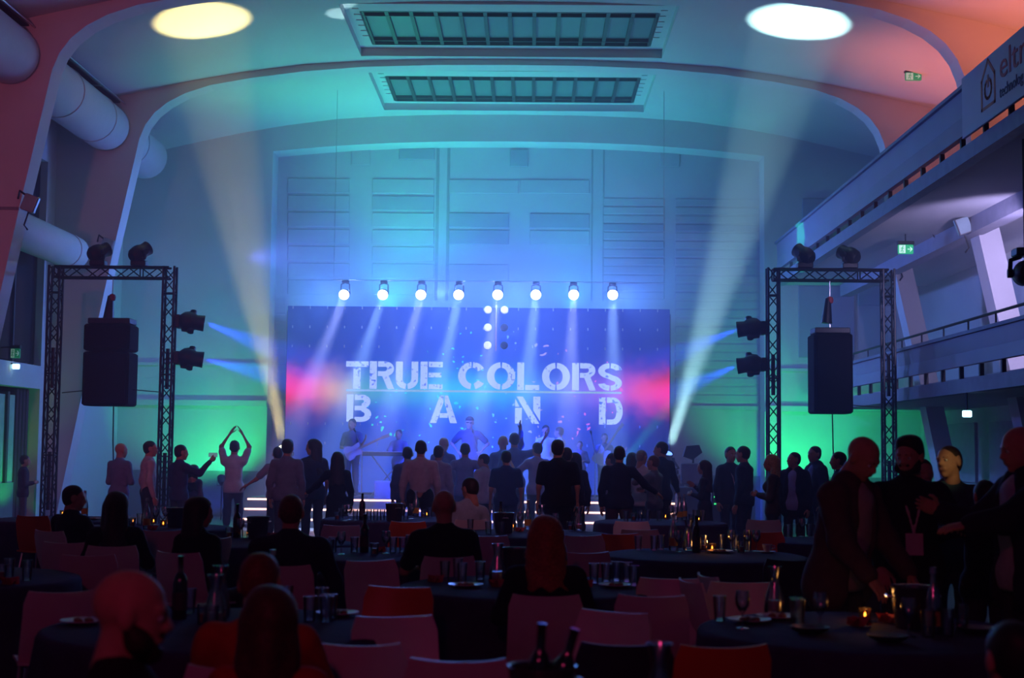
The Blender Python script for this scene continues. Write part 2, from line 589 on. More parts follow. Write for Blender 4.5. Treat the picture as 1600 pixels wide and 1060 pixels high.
for x in (683, 700, 925, 943):                 # pilaster joints
    wall_panel(x - 0.5, 216, x + 0.5, 470, wb, M_line, proud=0.004, name='joint_strip')
for x0, y0, x1, y1, mt in ((624, 232, 679, 250, M_panel2), (549, 232, 579, 259, M_panel), (797, 234, 825, 261, M_panel2), (1031, 232, 1062, 261, M_panel)):
    wall_panel(x0, y0, x1, y1, wb, mt, proud=0.03, name='vent_hatch')

# dado and ledges on the end wall
for k, (x0, x1) in enumerate(((XL, OPX0), (OPX1, XR))):
    MB().box(x0, x1, YE - 0.03, YE, 0, 1.05).build('dado_board', M_dado, we)
    MB().box(x0, x1, YE - 0.10, YE, 2.55, 2.68).build('ledge', M_wall, we)
    MB().box(x0, x1, YE - 0.06, YE, 3.48, 3.55).build('ledge', M_wall, we)
MB().box(OPX0, OPX1, YB - 0.03, YB, 0, 1.05).build('dado_board', M_dado, wb)
for z in (2.6, 1.42):
    MB().box(OPX0, OPX1, YB - 0.08 if z > 2 else YB - 0.02, YB, z, z + (0.09 if z > 2 else 0.03)).build('ledge', M_panel, wb)
# framed bays and a dark hatch on the right pier
for x0, y0, x1, y1, mt, nm in ((1253, 311, 1300, 420, M_panel2, 'hatch'), (1247, 447, 1335, 560, M_panel2, 'framed_bay'), (1340, 447, 1400, 478, M_panel, 'framed_bay')):
    wall_panel(x0, y0, x1, y1, we, mt, Y=YE, proud=0.05, name=nm)

# ducts along the left haunch
duct = thing('air_duct', 'fat white round duct high along the left haunch', 'duct', (-8.6, 0, 8.0))
for k, (y0, y1) in enumerate(((15.0, F1), (F1 + 0.45, F2), (F2 + 0.45, 31.2))):
    MB().lathe([(0.0, y0), (0.42, y0), (0.48, y0 + 0.04), (0.48, y1 - 0.12), (0.44, y1 - 0.03), (0.0, y1)], 24, Matrix.Rotation(-PI / 2, 4, 'X')).build('duct_length', M_cloud, duct, smooth=True)
for y in (25.2, 27.2, 29.6):
    MB().lathe([(0.487, y), (0.495, y), (0.495, y + 0.05), (0.487, y + 0.05)], 24, Matrix.Rotation(-PI / 2, 4, 'X')).build('duct_band', M_cloud, duct, smooth=True)
d2 = thing('air_duct', 'lower short white round duct poking out between the left frame legs', 'duct', (-8.95, 0, 5.35))
MB().lathe([(0.0, F1 + 0.45), (0.3, F1 + 0.45), (0.33, F1 + 0.5), (0.33, 27.4), (0.3, 27.5), (0.0, 27.5)], 20, Matrix.Rotation(-PI / 2, 4, 'X')).build('duct_length', M_cloud, d2, smooth=True)
MB().lathe([(0.335, 26.9), (0.345, 26.9), (0.345, 26.98), (0.335, 26.98)], 20, Matrix.Rotation(-PI / 2, 4, 'X')).build('duct_band', M_cloud, d2, smooth=True)
tr = thing('cable_tray', 'dark cable tray with thin pipe above the left duct', 'cable tray', (-8.25, 0, 8.5))
for y0, y1 in ((14, F1), (F1 + 0.45, F2), (F2 + 0.45, 30.5)):
    MB().box(-0.35, -0.1, y0, y1, 0.02, 0.05).build('tray', M_black, tr)
    MB().cyl((0.0, y0, 0), (0.0, y1, 0), 0.016, n=6).build('pipe', M_steel, tr)
    for k in range(2):
        yy = y0 + (y1 - y0) * (0.3 + 0.4 * k)
        MB().cyl((-0.35, yy, 0.03), (0.0, yy, 0.0), 0.013, n=6).build('bracket', M_steel, tr)

# ------------------------------------------------------------------ galleries on the right
XG1, XG2 = 6.45, 5.65
M_fascia = mat('gallery_fascia', (0.32, 0.32, 0.38), 0.55, var=0.08, scale=1.5)
M_soffit = mat('gallery_soffit', (0.5, 0.49, 0.5), 0.8, var=0.04, scale=1.0)
M_beam = mat('gallery_beam', (0.22, 0.24, 0.3), 0.6)


def gallery(name, x, zb, z_gap0, z_gap1, z_top, label, yend, posts):
    g = thing(name, label, 'gallery', (x, 0, zb))
    g['kind'] = 'structure'
    y0 = 6.0
    MB().box(0.05, XR - x, y0, yend, 0, 0.22).build('slab', M_soffit, g)
    MB().box(-0.05, 0.12, y0, yend, -0.02, z_gap0 - zb).build('edge_beam', M_beam, g)
    pr = MB()
    h0, h1 = z_gap1 - zb, z_top - zb
    pr.prism([(-0.06, h0), (0.03, h0), (0.06, h0 + 0.45 * (h1 - h0)), (0.02, h1), (-0.05, h1), (-0.03, h0 + 0.45 * (h1 - h0))], y0, yend)
    pr.build('parapet_panel', M_fascia, g)
    MB().box(-0.1, 0.08, y0, yend, h1, h1 + 0.05).build('coping', M_beam, g)
    pb = None
    for yy in posts:
        if pb is None:
            pb = MB().box(-0.02, 0.04, -0.03, 0.03, z_gap0 - zb, h0).build('post', M_black, g, loc=(0, yy, 0))
        else:
            c = pb.copy()
            COL.objects.link(c)
            c.location = (0, yy, 0)
    return g


postsU = [10 + 0.95 * k for k in range(24)]
g2 = gallery('upper_gallery', XG2, 5.43, 5.62, 5.76, 6.36, 'upper gallery with sloping parapet along the right wall', 32.4, postsU)
g1 = gallery('lower_gallery', XG1, 2.55, 2.74, 2.93, 3.38, 'lower gallery with thin handrail along the right wall', 32.4, postsU)
# thin handrail of the lower gallery
MB().tube([(0, 6, 1.05), (0, 32.3, 1.05)], 0.022, 6).build('handrail', M_black, g1)
bal = MB().cyl((0, 0, 0.85), (0, 0, 1.05), 0.014, n=5).build('baluster', M_black, g1, loc=(0, 6, 0))
for k in range(1, 22):
    c = bal.copy()
    COL.objects.link(c)
    c.location = (0, 6 + 1.25 * k, 0)
# down-stand beam under the upper slab, and the pale bays behind it
db = MB().box(7.05, 7.3, 6, 32.4, 5.17, 5.43)
db.v = [(x - XG2, y, z - 5.43) for x, y, z in db.v]
db.build('downstand_beam', mat('downstand_paint', (0.35, 0.34, 0.4), 0.6), g2)
# door set in the right wall of the lower gallery
dr = thing('door_2', 'pale door in the wall of the lower gallery between white legs', 'door', (XR, 24.9, 2.77))
dr['kind'] = 'structure'
MB().box(-0.06, 0, -0.55, 0.55, 0, 2.05).build('leaf', mat('pale_door', (0.55, 0.6, 0.62), 0.5), dr)
MB().box(-0.09, 0, -0.62, -0.55, 0, 2.12).build('jamb', M_beam, dr)
MB().box(-0.09, 0, 0.55, 0.62, 0, 2.12).build('jamb', M_beam, dr)
MB().box(-0.09, 0, -0.62, 0.62, 2.05, 2.3).build('lintel', M_beam, dr)
MB().cyl((-0.11, 0.42, 1.0), (-0.11, 0.32, 1.0), 0.012, n=6).build('handle', M_steel, dr)
# ground floor partition panels under the lower gallery
for k, (y0, y1) in enumerate(((16.4, 19.6), (20.2, 23.5), (24.4, 27.9), (28.8, 32.5))):
    MB().box(XR - 0.06, XR, y0, y1, 1.05, 2.25).build('wall_panel', mat('mauve_panel', (0.36, 0.33, 0.38), 0.7), wr)
MB().box(XR - 0.04, XR, YN, YE, 0, 1.0).build('dado_board', M_dado, wr)
# small conduits on the gallery wall
cd = tag(MB().tube([(8.9, 28, 4.95), (8.9, 25.4, 4.95), (8.9, 25.1, 4.9), (8.9, 25.0, 4.75), (8.9, 25.0, 4.45)], 0.02).build('conduit', M_black), 'thin black conduit running on the lavender gallery wall', 'conduit')

# banner on the upper gallery front
M_banner = mat('banner_vinyl', (0.50, 0.50, 0.55), 0.5, var=0.03)
bn = thing('banner', 'grey sponsor banner with red lettering on the upper gallery front', 'banner', (XG2 - 0.15, 18.0, 5.65))
MB().box(-0.012, 0.012, -4.6, 0, 0, 0.78).build('sheet', M_banner, bn)
TXM = Matrix(((0, 0, -1, -0.014), (-1, 0, 0, 0), (0, 1, 0, 0), (0, 0, 0, 1)))   # text x -> -Y, text y -> Z
M_red = mat('print_red', (0.45, 0.04, 0.05), 0.6)
M_navy = mat('print_navy', (0.03, 0.03, 0.09), 0.6)
M_orange = mat('print_orange', (0.5, 0.16, 0.05), 0.6)
textmesh('eltr', 0.46, 'lettering', M_red, TXM @ Matrix.Translation((1.46, 0.38, 0)) @ Matrix.Diagonal((1.38, 1.0, 1, 1)), bn)
textmesh('technolog', 0.2, 'lettering', M_navy, TXM @ Matrix.Translation((1.46, 0.16, 0)), bn)
ic = MB()


def strip2d(mb, pts, w, closed=False):
    n = len(pts)
    for i in range(n if closed else n - 1):
        a, c = Vector(pts[i]), Vector(pts[(i + 1) % n])
        d = (c - a).normalized()
        a, c = a - d * w * 0.45, c + d * w * 0.45
        nn = Vector((-d.y, d.x)) * w / 2
        q = [a - nn, c - nn, c + nn, a + nn]
        mb.add([(p.x, p.y, 0.002) for p in q] + [(p.x, p.y, -0.004) for p in q], [(0, 1, 2, 3), (0, 4, 5, 1), (1, 5, 6, 2), (2, 6, 7, 3), (3, 7, 4, 0)])


strip2d(ic, [(0.0, 0.06), (0.0, 0.46), (0.21, 0.70), (0.42, 0.46), (0.42, 0.06)], 0.045, True)
strip2d(ic, [(0.21 + 0.11 * math.cos(t), 0.3 + 0.13 * math.sin(t)) for t in [math.radians(115 + 310 * k / 12) for k in range(13)]], 0.04)
strip2d(ic, [(0.21, 0.34), (0.21, 0.48)], 0.04)
ic.v = [tuple(TXM @ Matrix.Translation((0.80, 0.12, 0)) @ Matrix.Diagonal((1.15, 0.88, 1, 1)) @ Vector(v)) for v in ic.v]
ic.build('house_emblem', M_orange, bn)


# exit signs
def exit_sign(p, rz, w, h, label, lit):
    s = thing('exit_sign', label, 'exit sign', p, rz)
    M_g = mat('exit_green_%d' % int(lit * 10), (0.02, 0.25, 0.1), 0.5, emit=(0.02, 0.55, 0.22), strength=lit)
    M_w = mat('exit_white_%d' % int(lit * 10), (0.6, 0.8, 0.7), 0.5, emit=(0.55, 0.9, 0.7), strength=lit * 1.2)
    MB().rbox(-w / 2, w / 2, -0.03, 0.03, 0, h, 0.008).build('case', M_g, s)
    MB().box(-w / 2 - 0.01, w / 2 + 0.01, -0.05, 0.05, h, h + 0.06).build('hood', M_black, s)
    MB().box(-w / 2 + 0.01, -0.01, -0.036, -0.03, 0.01, h - 0.01).build('white_field', M_w, s)
    f = MB()                                   # running figure
    hh = h * 0.1
    f.lathe([(0, -0.004), (hh * 0.7, -0.004), (hh * 0.7, 0.004), (0, 0.004)], 8, Matrix.Translation((-w * 0.21, -0.038, h * 0.8)) @ Matrix.Rotation(PI / 2, 4, 'X'))
    for a, c in (((-0.23, 0.7), (-0.27, 0.42)), ((-0.27, 0.42), (-0.2, 0.28)), ((-0.2, 0.28), (-0.22, 0.1)), ((-0.27, 0.42), (-0.36, 0.2)), ((-0.24, 0.66), (-0.14, 0.52)), ((-0.24, 0.66), (-0.35, 0.55))):
        f.cyl((a[0] * w, -0.038, a[1] * h), (c[0] * w, -0.038, c[1] * h), hh * 0.4, n=5)
    f.build('running_figure', M_g, s)
    ar = MB()                                  # arrow
    for a, c in (((0.1, 0.5), (0.4, 0.5)), ((0.26, 0.75), (0.4, 0.5)), ((0.26, 0.25), (0.4, 0.5))):
        ar.cyl((a[0] * w, -0.036, a[1] * h), (c[0] * w, -0.036, c[1] * h), hh * 0.5, n=5)
    ar.build('arrow', M_w, s)
    return s


es1 = exit_sign(P(1427, 126, 26.3), 0, 0.3, 0.15, 'green exit sign high by the curved frame at the right', 0.35)
es2 = exit_sign(P(1415, 397, 24.6), 0, 0.26, 0.16, 'green exit sign hanging under the upper gallery', 0.8)
MB().tube([(0, 0, 0.2), (0, 0, 0.36), (0.1, 0.02, 0.42), (0.45, 0.05, 0.42), (0.52, 0.05, 0.3)], 0.012).build('hanger', M_black, es2)
MB().cyl((0, 0, 0.2), (0, 0, ceil_z(es1.location.x) - es1.location.z), 0.01, n=5).build('hanger', M_black, es1)
es3 = exit_sign(P(24, 560, 26.2), 0.0, 0.17, 0.18, 'dim green exit sign low on the left wall', 0.15)
MB().cyl((-0.25, 0, 0.2), (0, 0, 0.2), 0.015, n=6).build('hanger', M_black, es3)
for px, py, Y, lab in ((25, 573, 26.1, 'small lit emergency lamp below the exit sign at the far left'), (1511, 647, 21.0, 'small lit emergency lamp under the lower gallery')):
    e = thing('emergency_lamp', lab, 'lamp', P(px, py, Y))
    MB().rbox(-0.065, 0.065, -0.035, 0.035, -0.05, 0.05, 0.012).build('diffuser', mat('emergency_lit', (0.8, 0.9, 0.9), 0.4, emit=(0.45, 0.85, 1.0), strength=3.0), e)
    MB().cyl((0, 0, 0.05), (0, 0, 2.56 - P(px, py, Y).z) if px > 800 else (-0.3, 0, 0.06), 0.015, n=6).build('stem', M_black, e)

# ------------------------------------------------------------------ stage, screen, towers, lamps
M_stage = mat('stage_deck', (0.06, 0.06, 0.07), 0.4)
M_riser = mat('stage_riser', (0.16, 0.16, 0.2), 0.6)
SX0, SX1 = P(384, 800, 29.2).x, P(1092, 800, 29.2).x
stg = thing('stage', 'low stage with three lit steps along its front', 'stage', ((SX0 + SX1) / 2, 29.2, 0))
hw = (SX1 - SX0) / 2
MB().box(-hw, hw, 0.2, 4.4, 0, 0.57).build('deck', M_stage, stg)
M_strip = mat('led_strip', (0.9, 0.8, 0.7), 0.4, emit=(1.0, 0.50, 0.36), strength=4.2)
for k in range(3):
    z = 0.19 * (k + 1)
    y = -0.45 + 0.3 * k
    st_ = MB().box(-hw, hw, y, 0.2, z - 0.19 if k == 0 else z - 0.19, z - 0.0).build('step', M_riser, stg)
    MB().box(-hw, hw, y - 0.012, y, z - 0.045, z - 0.01).build('light_strip', M_strip, st_)

# the video wall
LY = 31.8
la, lb = P(450, 475, LY), P(1046, 742, LY)
lw = (lb.x - la.x) / 2
LH = la.z - 0.62
lcx = (la.x + lb.x) / 2
led = thing('video_wall', 'large blue video wall showing white stencil band name', 'screen', (lcx, LY, 0.575))
M_led = bpy.data.materials.new('video_picture')
M_led.use_nodes = True
nt = M_led.node_tree
for n in list(nt.nodes):
    if n.type != 'OUTPUT_MATERIAL':
        nt.nodes.remove(n)
N = nt.nodes.new
Lk = nt.links.new
out = [n for n in nt.nodes if n.type == 'OUTPUT_MATERIAL'][0]


def mth(op, a, b_=None, c=None):
    n = N('ShaderNodeMath')
    n.operation = op
    for i, v in enumerate((a, b_, c)):
        if v is None:
            continue
        if isinstance(v, (int, float)):
            n.inputs[i].default_value = v
        else:
            Lk(v, n.inputs[i])
    return n.outputs[0]


def ramp(fac, stops):
    n = N('ShaderNodeValToRGB')
    el = n.color_ramp.elements
    while len(el) < len(stops):
        el.new(0.5)
    for e, (p, c) in zip(el, stops):
        e.position = p
        e.color = tuple(c) + (1,)
    Lk(fac, n.inputs[0])
    return n.outputs[0]


def mixc(f, a, b_, mode='MIX'):
    n = N('ShaderNodeMix')
    n.data_type = 'RGBA'
    n.blend_type = mode
    if isinstance(f, (int, float)):
        n.inputs['Factor'].default_value = f
    else:
        Lk(f, n.inputs['Factor'])
    for i, v in ((6, a), (7, b_)):
        if isinstance(v, tuple):
            n.inputs[i].default_value = v + (1,)
        else:
            Lk(v, n.inputs[i])
    return n.outputs[2]


tc = N('ShaderNodeTexCoord')
sep = N('ShaderNodeSeparateXYZ')
Lk(tc.outputs['Object'], sep.inputs[0])
fx = mth('MULTIPLY_ADD', sep.outputs[0], 1 / (2 * lw), 0.5)
fz = mth('DIVIDE', sep.outputs[2], LH)
ZL = (P(747, 611, LY).z - 0.57) / LH          # height of the light line on the picture
base = ramp(fx, [(0.0, (0.010, 0.022, 0.20)), (0.25, (0.018, 0.06, 0.52)), (0.5, (0.03, 0.10, 0.80)), (0.75, (0.02, 0.055, 0.55)), (1.0, (0.008, 0.02, 0.18))])
dz = mth('SUBTRACT', fz, ZL)
adz = mth('ABSOLUTE', dz)
nz = N('ShaderNodeTexNoise')
nz.inputs['Scale'].default_value = 2.2
Lk(tc.outputs['Object'], nz.inputs['Vector'])
wid = mth('MULTIPLY_ADD', nz.outputs['Fac'], 0.10, 0.045)
g = mth('EXPONENT', mth('MULTIPLY', mth('POWER', mth('DIVIDE', adz, wid), 2.0), -1.0))
bandc = ramp(fx, [(0.0, (0.95, 0.02, 0.12)), (0.06, (0.9, 0.05, 0.2)), (0.12, (0.75, 0.4, 0.10)), (0.2, (0.10, 0.42, 0.22)), (0.42, (0.04, 0.55, 0.75)), (0.62, (0.04, 0.4, 0.95)), (0.84, (0.35, 0.12, 0.8)), (0.92, (0.85, 0.08, 0.35)), (1.0, (1.0, 0.02, 0.10))])
gx_ = ramp(fx, [(0.0, (0.95, 0.95, 0.95)), (0.14, (0.8, 0.8, 0.8)), (0.3, (0.6, 0.6, 0.6)), (0.5, (0.9, 0.9, 0.9)), (0.7, (0.6, 0.6, 0.6)), (0.86, (0.75, 0.75, 0.75)), (1.0, (0.95, 0.95, 0.95))])
col1 = mixc(mth('MULTIPLY', g, gx_), base, bandc)
# paint splatter round the middle
vo = N('ShaderNodeTexVoronoi')
vo.inputs['Scale'].default_value = 5.5
wv = N('ShaderNodeTexNoise')
wv.inputs['Scale'].default_value = 3.0
Lk(tc.outputs['Object'], wv.inputs['Vector'])
vm = N('ShaderNodeVectorMath')
vm.operation = 'MULTIPLY_ADD'
Lk(wv.outputs['Color'], vm.inputs[0])
vm.inputs[1].default_value = (0.5, 0.5, 0.5)
Lk(tc.outputs['Object'], vm.inputs[2])
Lk(vm.outputs[0], vo.inputs['Vector'])
spl = mth('LESS_THAN', vo.outputs['Distance'], 0.2)
n2 = N('ShaderNodeTexNoise')
n2.inputs['Scale'].default_value = 1.6
Lk(tc.outputs['Object'], n2.inputs['Vector'])
ex = mth('MULTIPLY', mth('SUBTRACT', fx, 0.52), 2.6)
ez = mth('MULTIPLY', mth('SUBTRACT', fz, ZL), 2.9)
rad = mth('SQRT', mth('ADD', mth('MULTIPLY', ex, ex), mth('MULTIPLY', ez, ez)))
ok_ = mth('MULTIPLY', mth('GREATER_THAN', n2.outputs['Fac'], 0.5), mth('LESS_THAN', rad, 0.95))
splc = ramp(fx, [(0.25, (0.02, 0.6, 0.5)), (0.5, (0.03, 0.6, 0.95)), (0.75, (0.5, 0.15, 0.75)), (0.9, (0.8, 0.1, 0.5))])
col2 = mixc(mth('MULTIPLY', mth('MULTIPLY', spl, ok_), 0.95), col1, splc)
em = N('ShaderNodeEmission')
Lk(col2, em.inputs[0])
em.inputs[1].default_value = 1.6
Lk(em.outputs[0], out.inputs['Surface'])
MB().box(-lw, lw, 0.0, 0.09, 0.05, LH).build('screen', M_led, led)
fr = MB()
for k in range(12):
    x = -lw + 2 * lw * k / 11
    fr.box(x - 0.03, x + 0.03, 0.1, 0.5, 0, LH - 0.1)
fr.box(-lw, lw, 0.1, 0.16, LH - 0.15, LH - 0.1)
fr.box(-lw, lw, 0.1, 0.16, 0.5, 0.56)
fr.box(-lw, lw, 0.1, 0.6, LH - 0.5, LH - 0.45)
fr.build('rear_frame', M_black, led)
MB().box(-lw, lw, -0.02, 0.12, 0.0, 0.05).build('bottom_sill', M_black, led)
cl = MB()
for i in range(23):
    for j in range(10):
        if 5 < i < 17 and j < 8:
            continue
        if j in (4, 5, 6):
            continue
        x, z = -lw + 2 * lw * (i + 0.3) / 22.0, LH * (j + 0.62) / 9.7
        if x < lw and z < LH:
            cl.box(x - 0.012, x + 0.012, -0.012, 0.0, z - 0.03, z + 0.03)
clo = cl.build('corner_clips', mat('clip_metal', (0.6, 0.6, 0.65), 0.4, 0.2), led)
clo['kind'] = 'stuff'


# stencil lettering on the screen picture
def rect(x0, z0, x1, z1):
    return [(x0, z0), (x1, z0), (x1, z1), (x0, z1)]


def arc(cx, cz, rx, rz, tx, tz, a0, a1, n=12):
    o_, i_ = [], []
    for k in range(n + 1):
        t = math.radians(a0 + (a1 - a0) * k / n)
        o_.append((cx + rx * math.cos(t), cz + rz * math.sin(t)))
        i_.append((cx + (rx - tx) * math.cos(t), cz + (rz - tz) * math.sin(t)))
    return [[o_[k], o_[k + 1], i_[k + 1], i_[k]] for k in range(n)]


R_ = [rect(0, 0, .29, 1), rect(.33, .8, .62, 1), rect(.33, .46, .62, .64), [(.50, .47), (.76, .5), (1, 0), (.73, 0)]] + arc(.62, .73, .36, .27, .28, .19, -90, 90)
O_ = arc(.5, .5, .5, .5, .26, .2, 94, 266) + arc(.5, .5, .5, .5, .26, .2, -86, 86)
GLYPH = {
    'T': [rect(0, .8, 1, 1), rect(.33, 0, .65, .77)],
    'R': R_, 'O': O_,
    'U': [rect(0, .34, .31, 1), rect(.7, .34, 1, 1)] + arc(.5, .35, .5, .35, .31, .2, 180, 264) + arc(.5, .35, .5, .35, .31, .2, 276, 360),
    'E': [rect(0, 0, .32, 1), rect(.37, .8, 1, 1), rect(.37, .43, .94, .6), rect(.37, 0, 1, .18)],
    'C': arc(.53, .5, .53, .5, .28, .21, 33, 86) + arc(.53, .5, .53, .5, .28, .21, 94, 264) + arc(.53, .5, .53, .5, .28, .21, 284, 327),
    'L': [rect(0, 0, .31, 1), rect(.36, 0, 1, .19)],
    'S': arc(.5, .72, .5, .28, .28, .19, 8, 86) + arc(.5, .72, .5, .28, .28, .19, 94, 255) + arc(.5, .28, .5, .28, .28, .19, 75, -86) + arc(.5, .28, .5, .28, .28, .19, -94, -172) + [[(.32, .47), (.42, .64), (.68, .53), (.6, .36)]],
    'B': [rect(0, 0, .27, 1), rect(.32, .8, .6, 1), rect(.32, .42, .6, .59), rect(.32, 0, .6, .18)] + arc(.6, .745, .36, .255, .26, .19, -90, 90) + arc(.6, .275, .4, .275, .27, .18, -90, 90),
    'A': [[(0, 0), (.24, 0), (.5, .74), (.5, 1), (.36, 1)], [(.54, 1), (.66, 1), (1, 0), (.75, 0), (.54, .7)], rect(.36, .19, .66, .36)],
    'N': [rect(0, 0, .27, .58), [(0, .62), (0, .93), (.17, .62)], [(.05, 1), (.3, 1), (.97, 0), (.68, 0)], [(.72, 1), (1, 1), (1, .08), (.72, .5)]],
    'D': [rect(0, 0, .28, 1), rect(.33, .8, .6, 1), rect(.33, 0, .6, .19)] + arc(.6, .5, .4, .5, .27, .2, -90, 90),
}
M_let = bpy.data.materials.new('video_lettering')
M_let.use_nodes = True
nt2 = M_let.node_tree
pb_ = nt2.nodes['Principled BSDF']
tc2 = nt2.nodes.new('ShaderNodeTexCoord')
no2 = nt2.nodes.new('ShaderNodeTexNoise')
no2.inputs['Scale'].default_value = 14.0
no2.inputs['Detail'].default_value = 5.0
nt2.links.new(tc2.outputs['Object'], no2.inputs['Vector'])
no3 = nt2.nodes.new('ShaderNodeTexNoise')
no3.inputs['Scale'].default_value = 1.7
nt2.links.new(tc2.outputs['Object'], no3.inputs['Vector'])
ad2 = nt2.nodes.new('ShaderNodeMath')
ad2.operation = 'MULTIPLY_ADD'
ad2.inputs[1].default_value = 0.45
nt2.links.new(no3.outputs['Fac'], ad2.inputs[0])
nt2.links.new(no2.outputs['Fac'], ad2.inputs[2])
rp2 = nt2.nodes.new('ShaderNodeValToRGB')
rp2.color_ramp.elements[0].position = 0.83
rp2.color_ramp.elements[0].color = (0.42, 0.56, 0.92, 1)
rp2.color_ramp.elements[1].position = 0.86
rp2.color_ramp.elements[1].color = (0.06, 0.15, 0.7, 1)
nt2.links.new(ad2.outputs[0], rp2.inputs[0])
nt2.links.new(rp2.outputs[0], pb_.inputs['Emission Color'])
pb_.inputs['Emission Strength'].default_value = 1.35
pb_.inputs['Base Color'].default_value = (0.02, 0.02, 0.02, 1)
M_let.cycles.emission_sampling = 'NONE'
for ch, x0, x1, y0, y1 in (('T', 541, 575.3, 565, 608.5), ('R', 578, 616, 565, 608.5), ('U', 618.8, 653, 565.5, 609), ('E', 657.3, 691.4, 565.7, 609), ('C', 716, 757, 566, 609.5),
                           ('O', 761, 805, 566.5, 610), ('L', 808.4, 842.5, 567, 610.5), ('O', 847, 890.5, 567.3, 611), ('R', 894, 931, 567.8, 611), ('S', 934.7, 971.7, 568, 611.5),
                           ('B', 542, 580, 617, 660), ('A', 672, 714, 618.5, 662), ('N', 805, 844, 620, 663), ('D', 936, 973, 621.5, 664.5)):
    a, c = P(x0, y0, LY), P(x1, y1, LY)
    m = MB()
    for poly in GLYPH[ch]:
        q = [(a.x + (c.x - a.x) * u - lcx, c.z + (a.z - c.z) * w_ - 0.57) for u, w_ in poly]
        n = len(q)
        m.add([(x, -0.006, z) for x, z in q] + [(x, 0.004, z) for x, z in q], [tuple(range(n)), tuple(range(2 * n - 1, n - 1, -1))] + [(i, n + i, n + (i + 1) % n, (i + 1) % n) for i in range(n)])
    m.build('letter', M_let, led)
a, c = P(541, 610, LY), P(971, 615, LY)
MB().box(a.x - lcx, c.x - lcx, -0.005, 0.0, (a.z + c.z) / 2 - 0.57 - 0.022, (a.z + c.z) / 2 - 0.57 + 0.022).build('light_line', mat('video_line', (0.02, 0.02, 0.02), 0.5, emit=(0.42, 0.75, 0.98), strength=0.85), led)


# moving heads
def moving_head(label, base, n, center, aim, lens_mat, s=1.0, group=None, dome=False):
    sd = s
    if dome:
        s = s * 0.62
    base, center, aim, n = Vector(base), Vector(center), Vector(aim).normalized(), Vector(n).normalized()
    t = thing('moving_head_light', label, 'stage light', base, 0, group)
    qb = n.to_track_quat('Z', 'Y').to_matrix().to_4x4()
    MB().rbox(-0.14 * s, 0.14 * s, -0.11 * s, 0.11 * s, 0, 0.1 * s, 0.015 * s, qb).build('base', M_black, t)
    c = center - base
    side = aim.cross(n)
    side = side.normalized() if side.length > 0.05 else n.orthogonal().normalized()
    yk = MB()
    for k in (-1, 1):
        yk.tube([n * 0.1 * s + side * 0.05 * s * k, n * 0.14 * s + side * 0.17 * s * k, c + side * 0.185 * s * k], 0.03 * s, 6)
        yk.cyl(c + side * 0.15 * s * k, c + side * 0.21 * s * k, 0.055 * s, n=10)
    yk.build('yoke', M_black, t, smooth=True)
    Mh = Matrix.Translation(c) @ aim.to_track_quat('Z', 'Y').to_matrix().to_4x4()
    MB().lathe([(0, -0.2 * s), (0.09 * s, -0.2 * s), (0.135 * s, -0.15 * s), (0.155 * s, -0.05 * s), (0.15 * s, 0.03 * s), (0.125 * s, 0.07 * s), (0.13 * s, 0.16 * s), (0.135 * s, 0.2 * s), (0.115 * s, 0.2 * s), (0.11 * s, 0.175 * s), (0, 0.175 * s)], 18, Mh).build('head', M_black, t, smooth=True)
    if dome:
        pr = [(0.13 * sd * math.cos(a_), 0.19 * s + 0.13 * sd * math.sin(a_)) for a_ in [PI / 2 * k / 6 for k in range(7)]]
        MB().lathe([(0.0, 0.18 * s), (0.13 * sd, 0.18 * s)] + pr[:-1] + [(0, pr[-1][1])], 18, Mh).build('lens', lens_mat, t, smooth=True)
    else:
        MB().lathe([(0, 0.178 * s), (0.112 * s, 0.178 * s), (0.09 * s, 0.19 * s), (0, 0.2 * s)], 18, Mh).build('lens', lens_mat, t, smooth=True)
    return t


M_lens_w = mat('lens_lit_white', (0.9, 0.9, 1), 0.3, emit=(0.75, 0.82, 1.0), strength=9.0)
M_lens_b = mat('lens_lit_blue', (0.4, 0.5, 1), 0.3, emit=(0.12, 0.25, 1.0), strength=4.0)
M_lens_y = mat('lens_lit_cream', (1, 0.9, 0.7), 0.3, emit=(1.0, 0.85, 0.45), strength=4.0)
M_lens_d = mat('lens_dark', (0.08, 0.08, 0.1), 0.08)

# bar with eight washes
bar_z = P(747, 447, 30.35).z
bx0, bx1 = P(520, 440, 30.35).x, P(976, 440, 30.35).x
bar = thing('lighting_bar', 'slim lighting bar above the video wall', 'bar', ((bx0 + bx1) / 2, 30.35, bar_z))
MB().cyl(((bx0 - bx1) / 2, 0, 0.1), (2.85 - (bx0 + bx1) / 2, 0, 0.1), 0.014, n=8).build('pipe', M_steel, bar, smooth=True)
for s_ in ((bx0 - bx1) / 2 + 0.02, 2.83 - (bx0 + bx1) / 2):
    MB().cyl((s_, 0, 0.1), (s_, 0, ceil_z(s_ + (bx0 + bx1) / 2) - bar_z - 0.01), 0.006, n=5).build('suspension_wire', M_steel, bar)
ORD = ['first', 'second', 'third', 'fourth', 'fifth', 'sixth', 'seventh', 'eighth']
for i, x in enumerate(STAGE_LAMPS):
    lp = P(x, 461, 30.2)
    aim = (Vector((lp.x - 1.45 + 0.2 * i, 28.6, 0.0)) - lp).normalized()
    look = (Vector((0, -1, -0.12)) * 0.8 + aim * 0.35).normalized()
    bs = Vector((lp.x, 30.35, bar_z + 0.085))
    moving_head('bright white stage light above the screen, %s from the left' % ORD[i], bs, (0, 0, -1), P(x, 457.5, 30.3) + Vector((0, 0.12, 0)), look, M_lens_w, 0.85, 'eight bright stage lights above the screen', True)


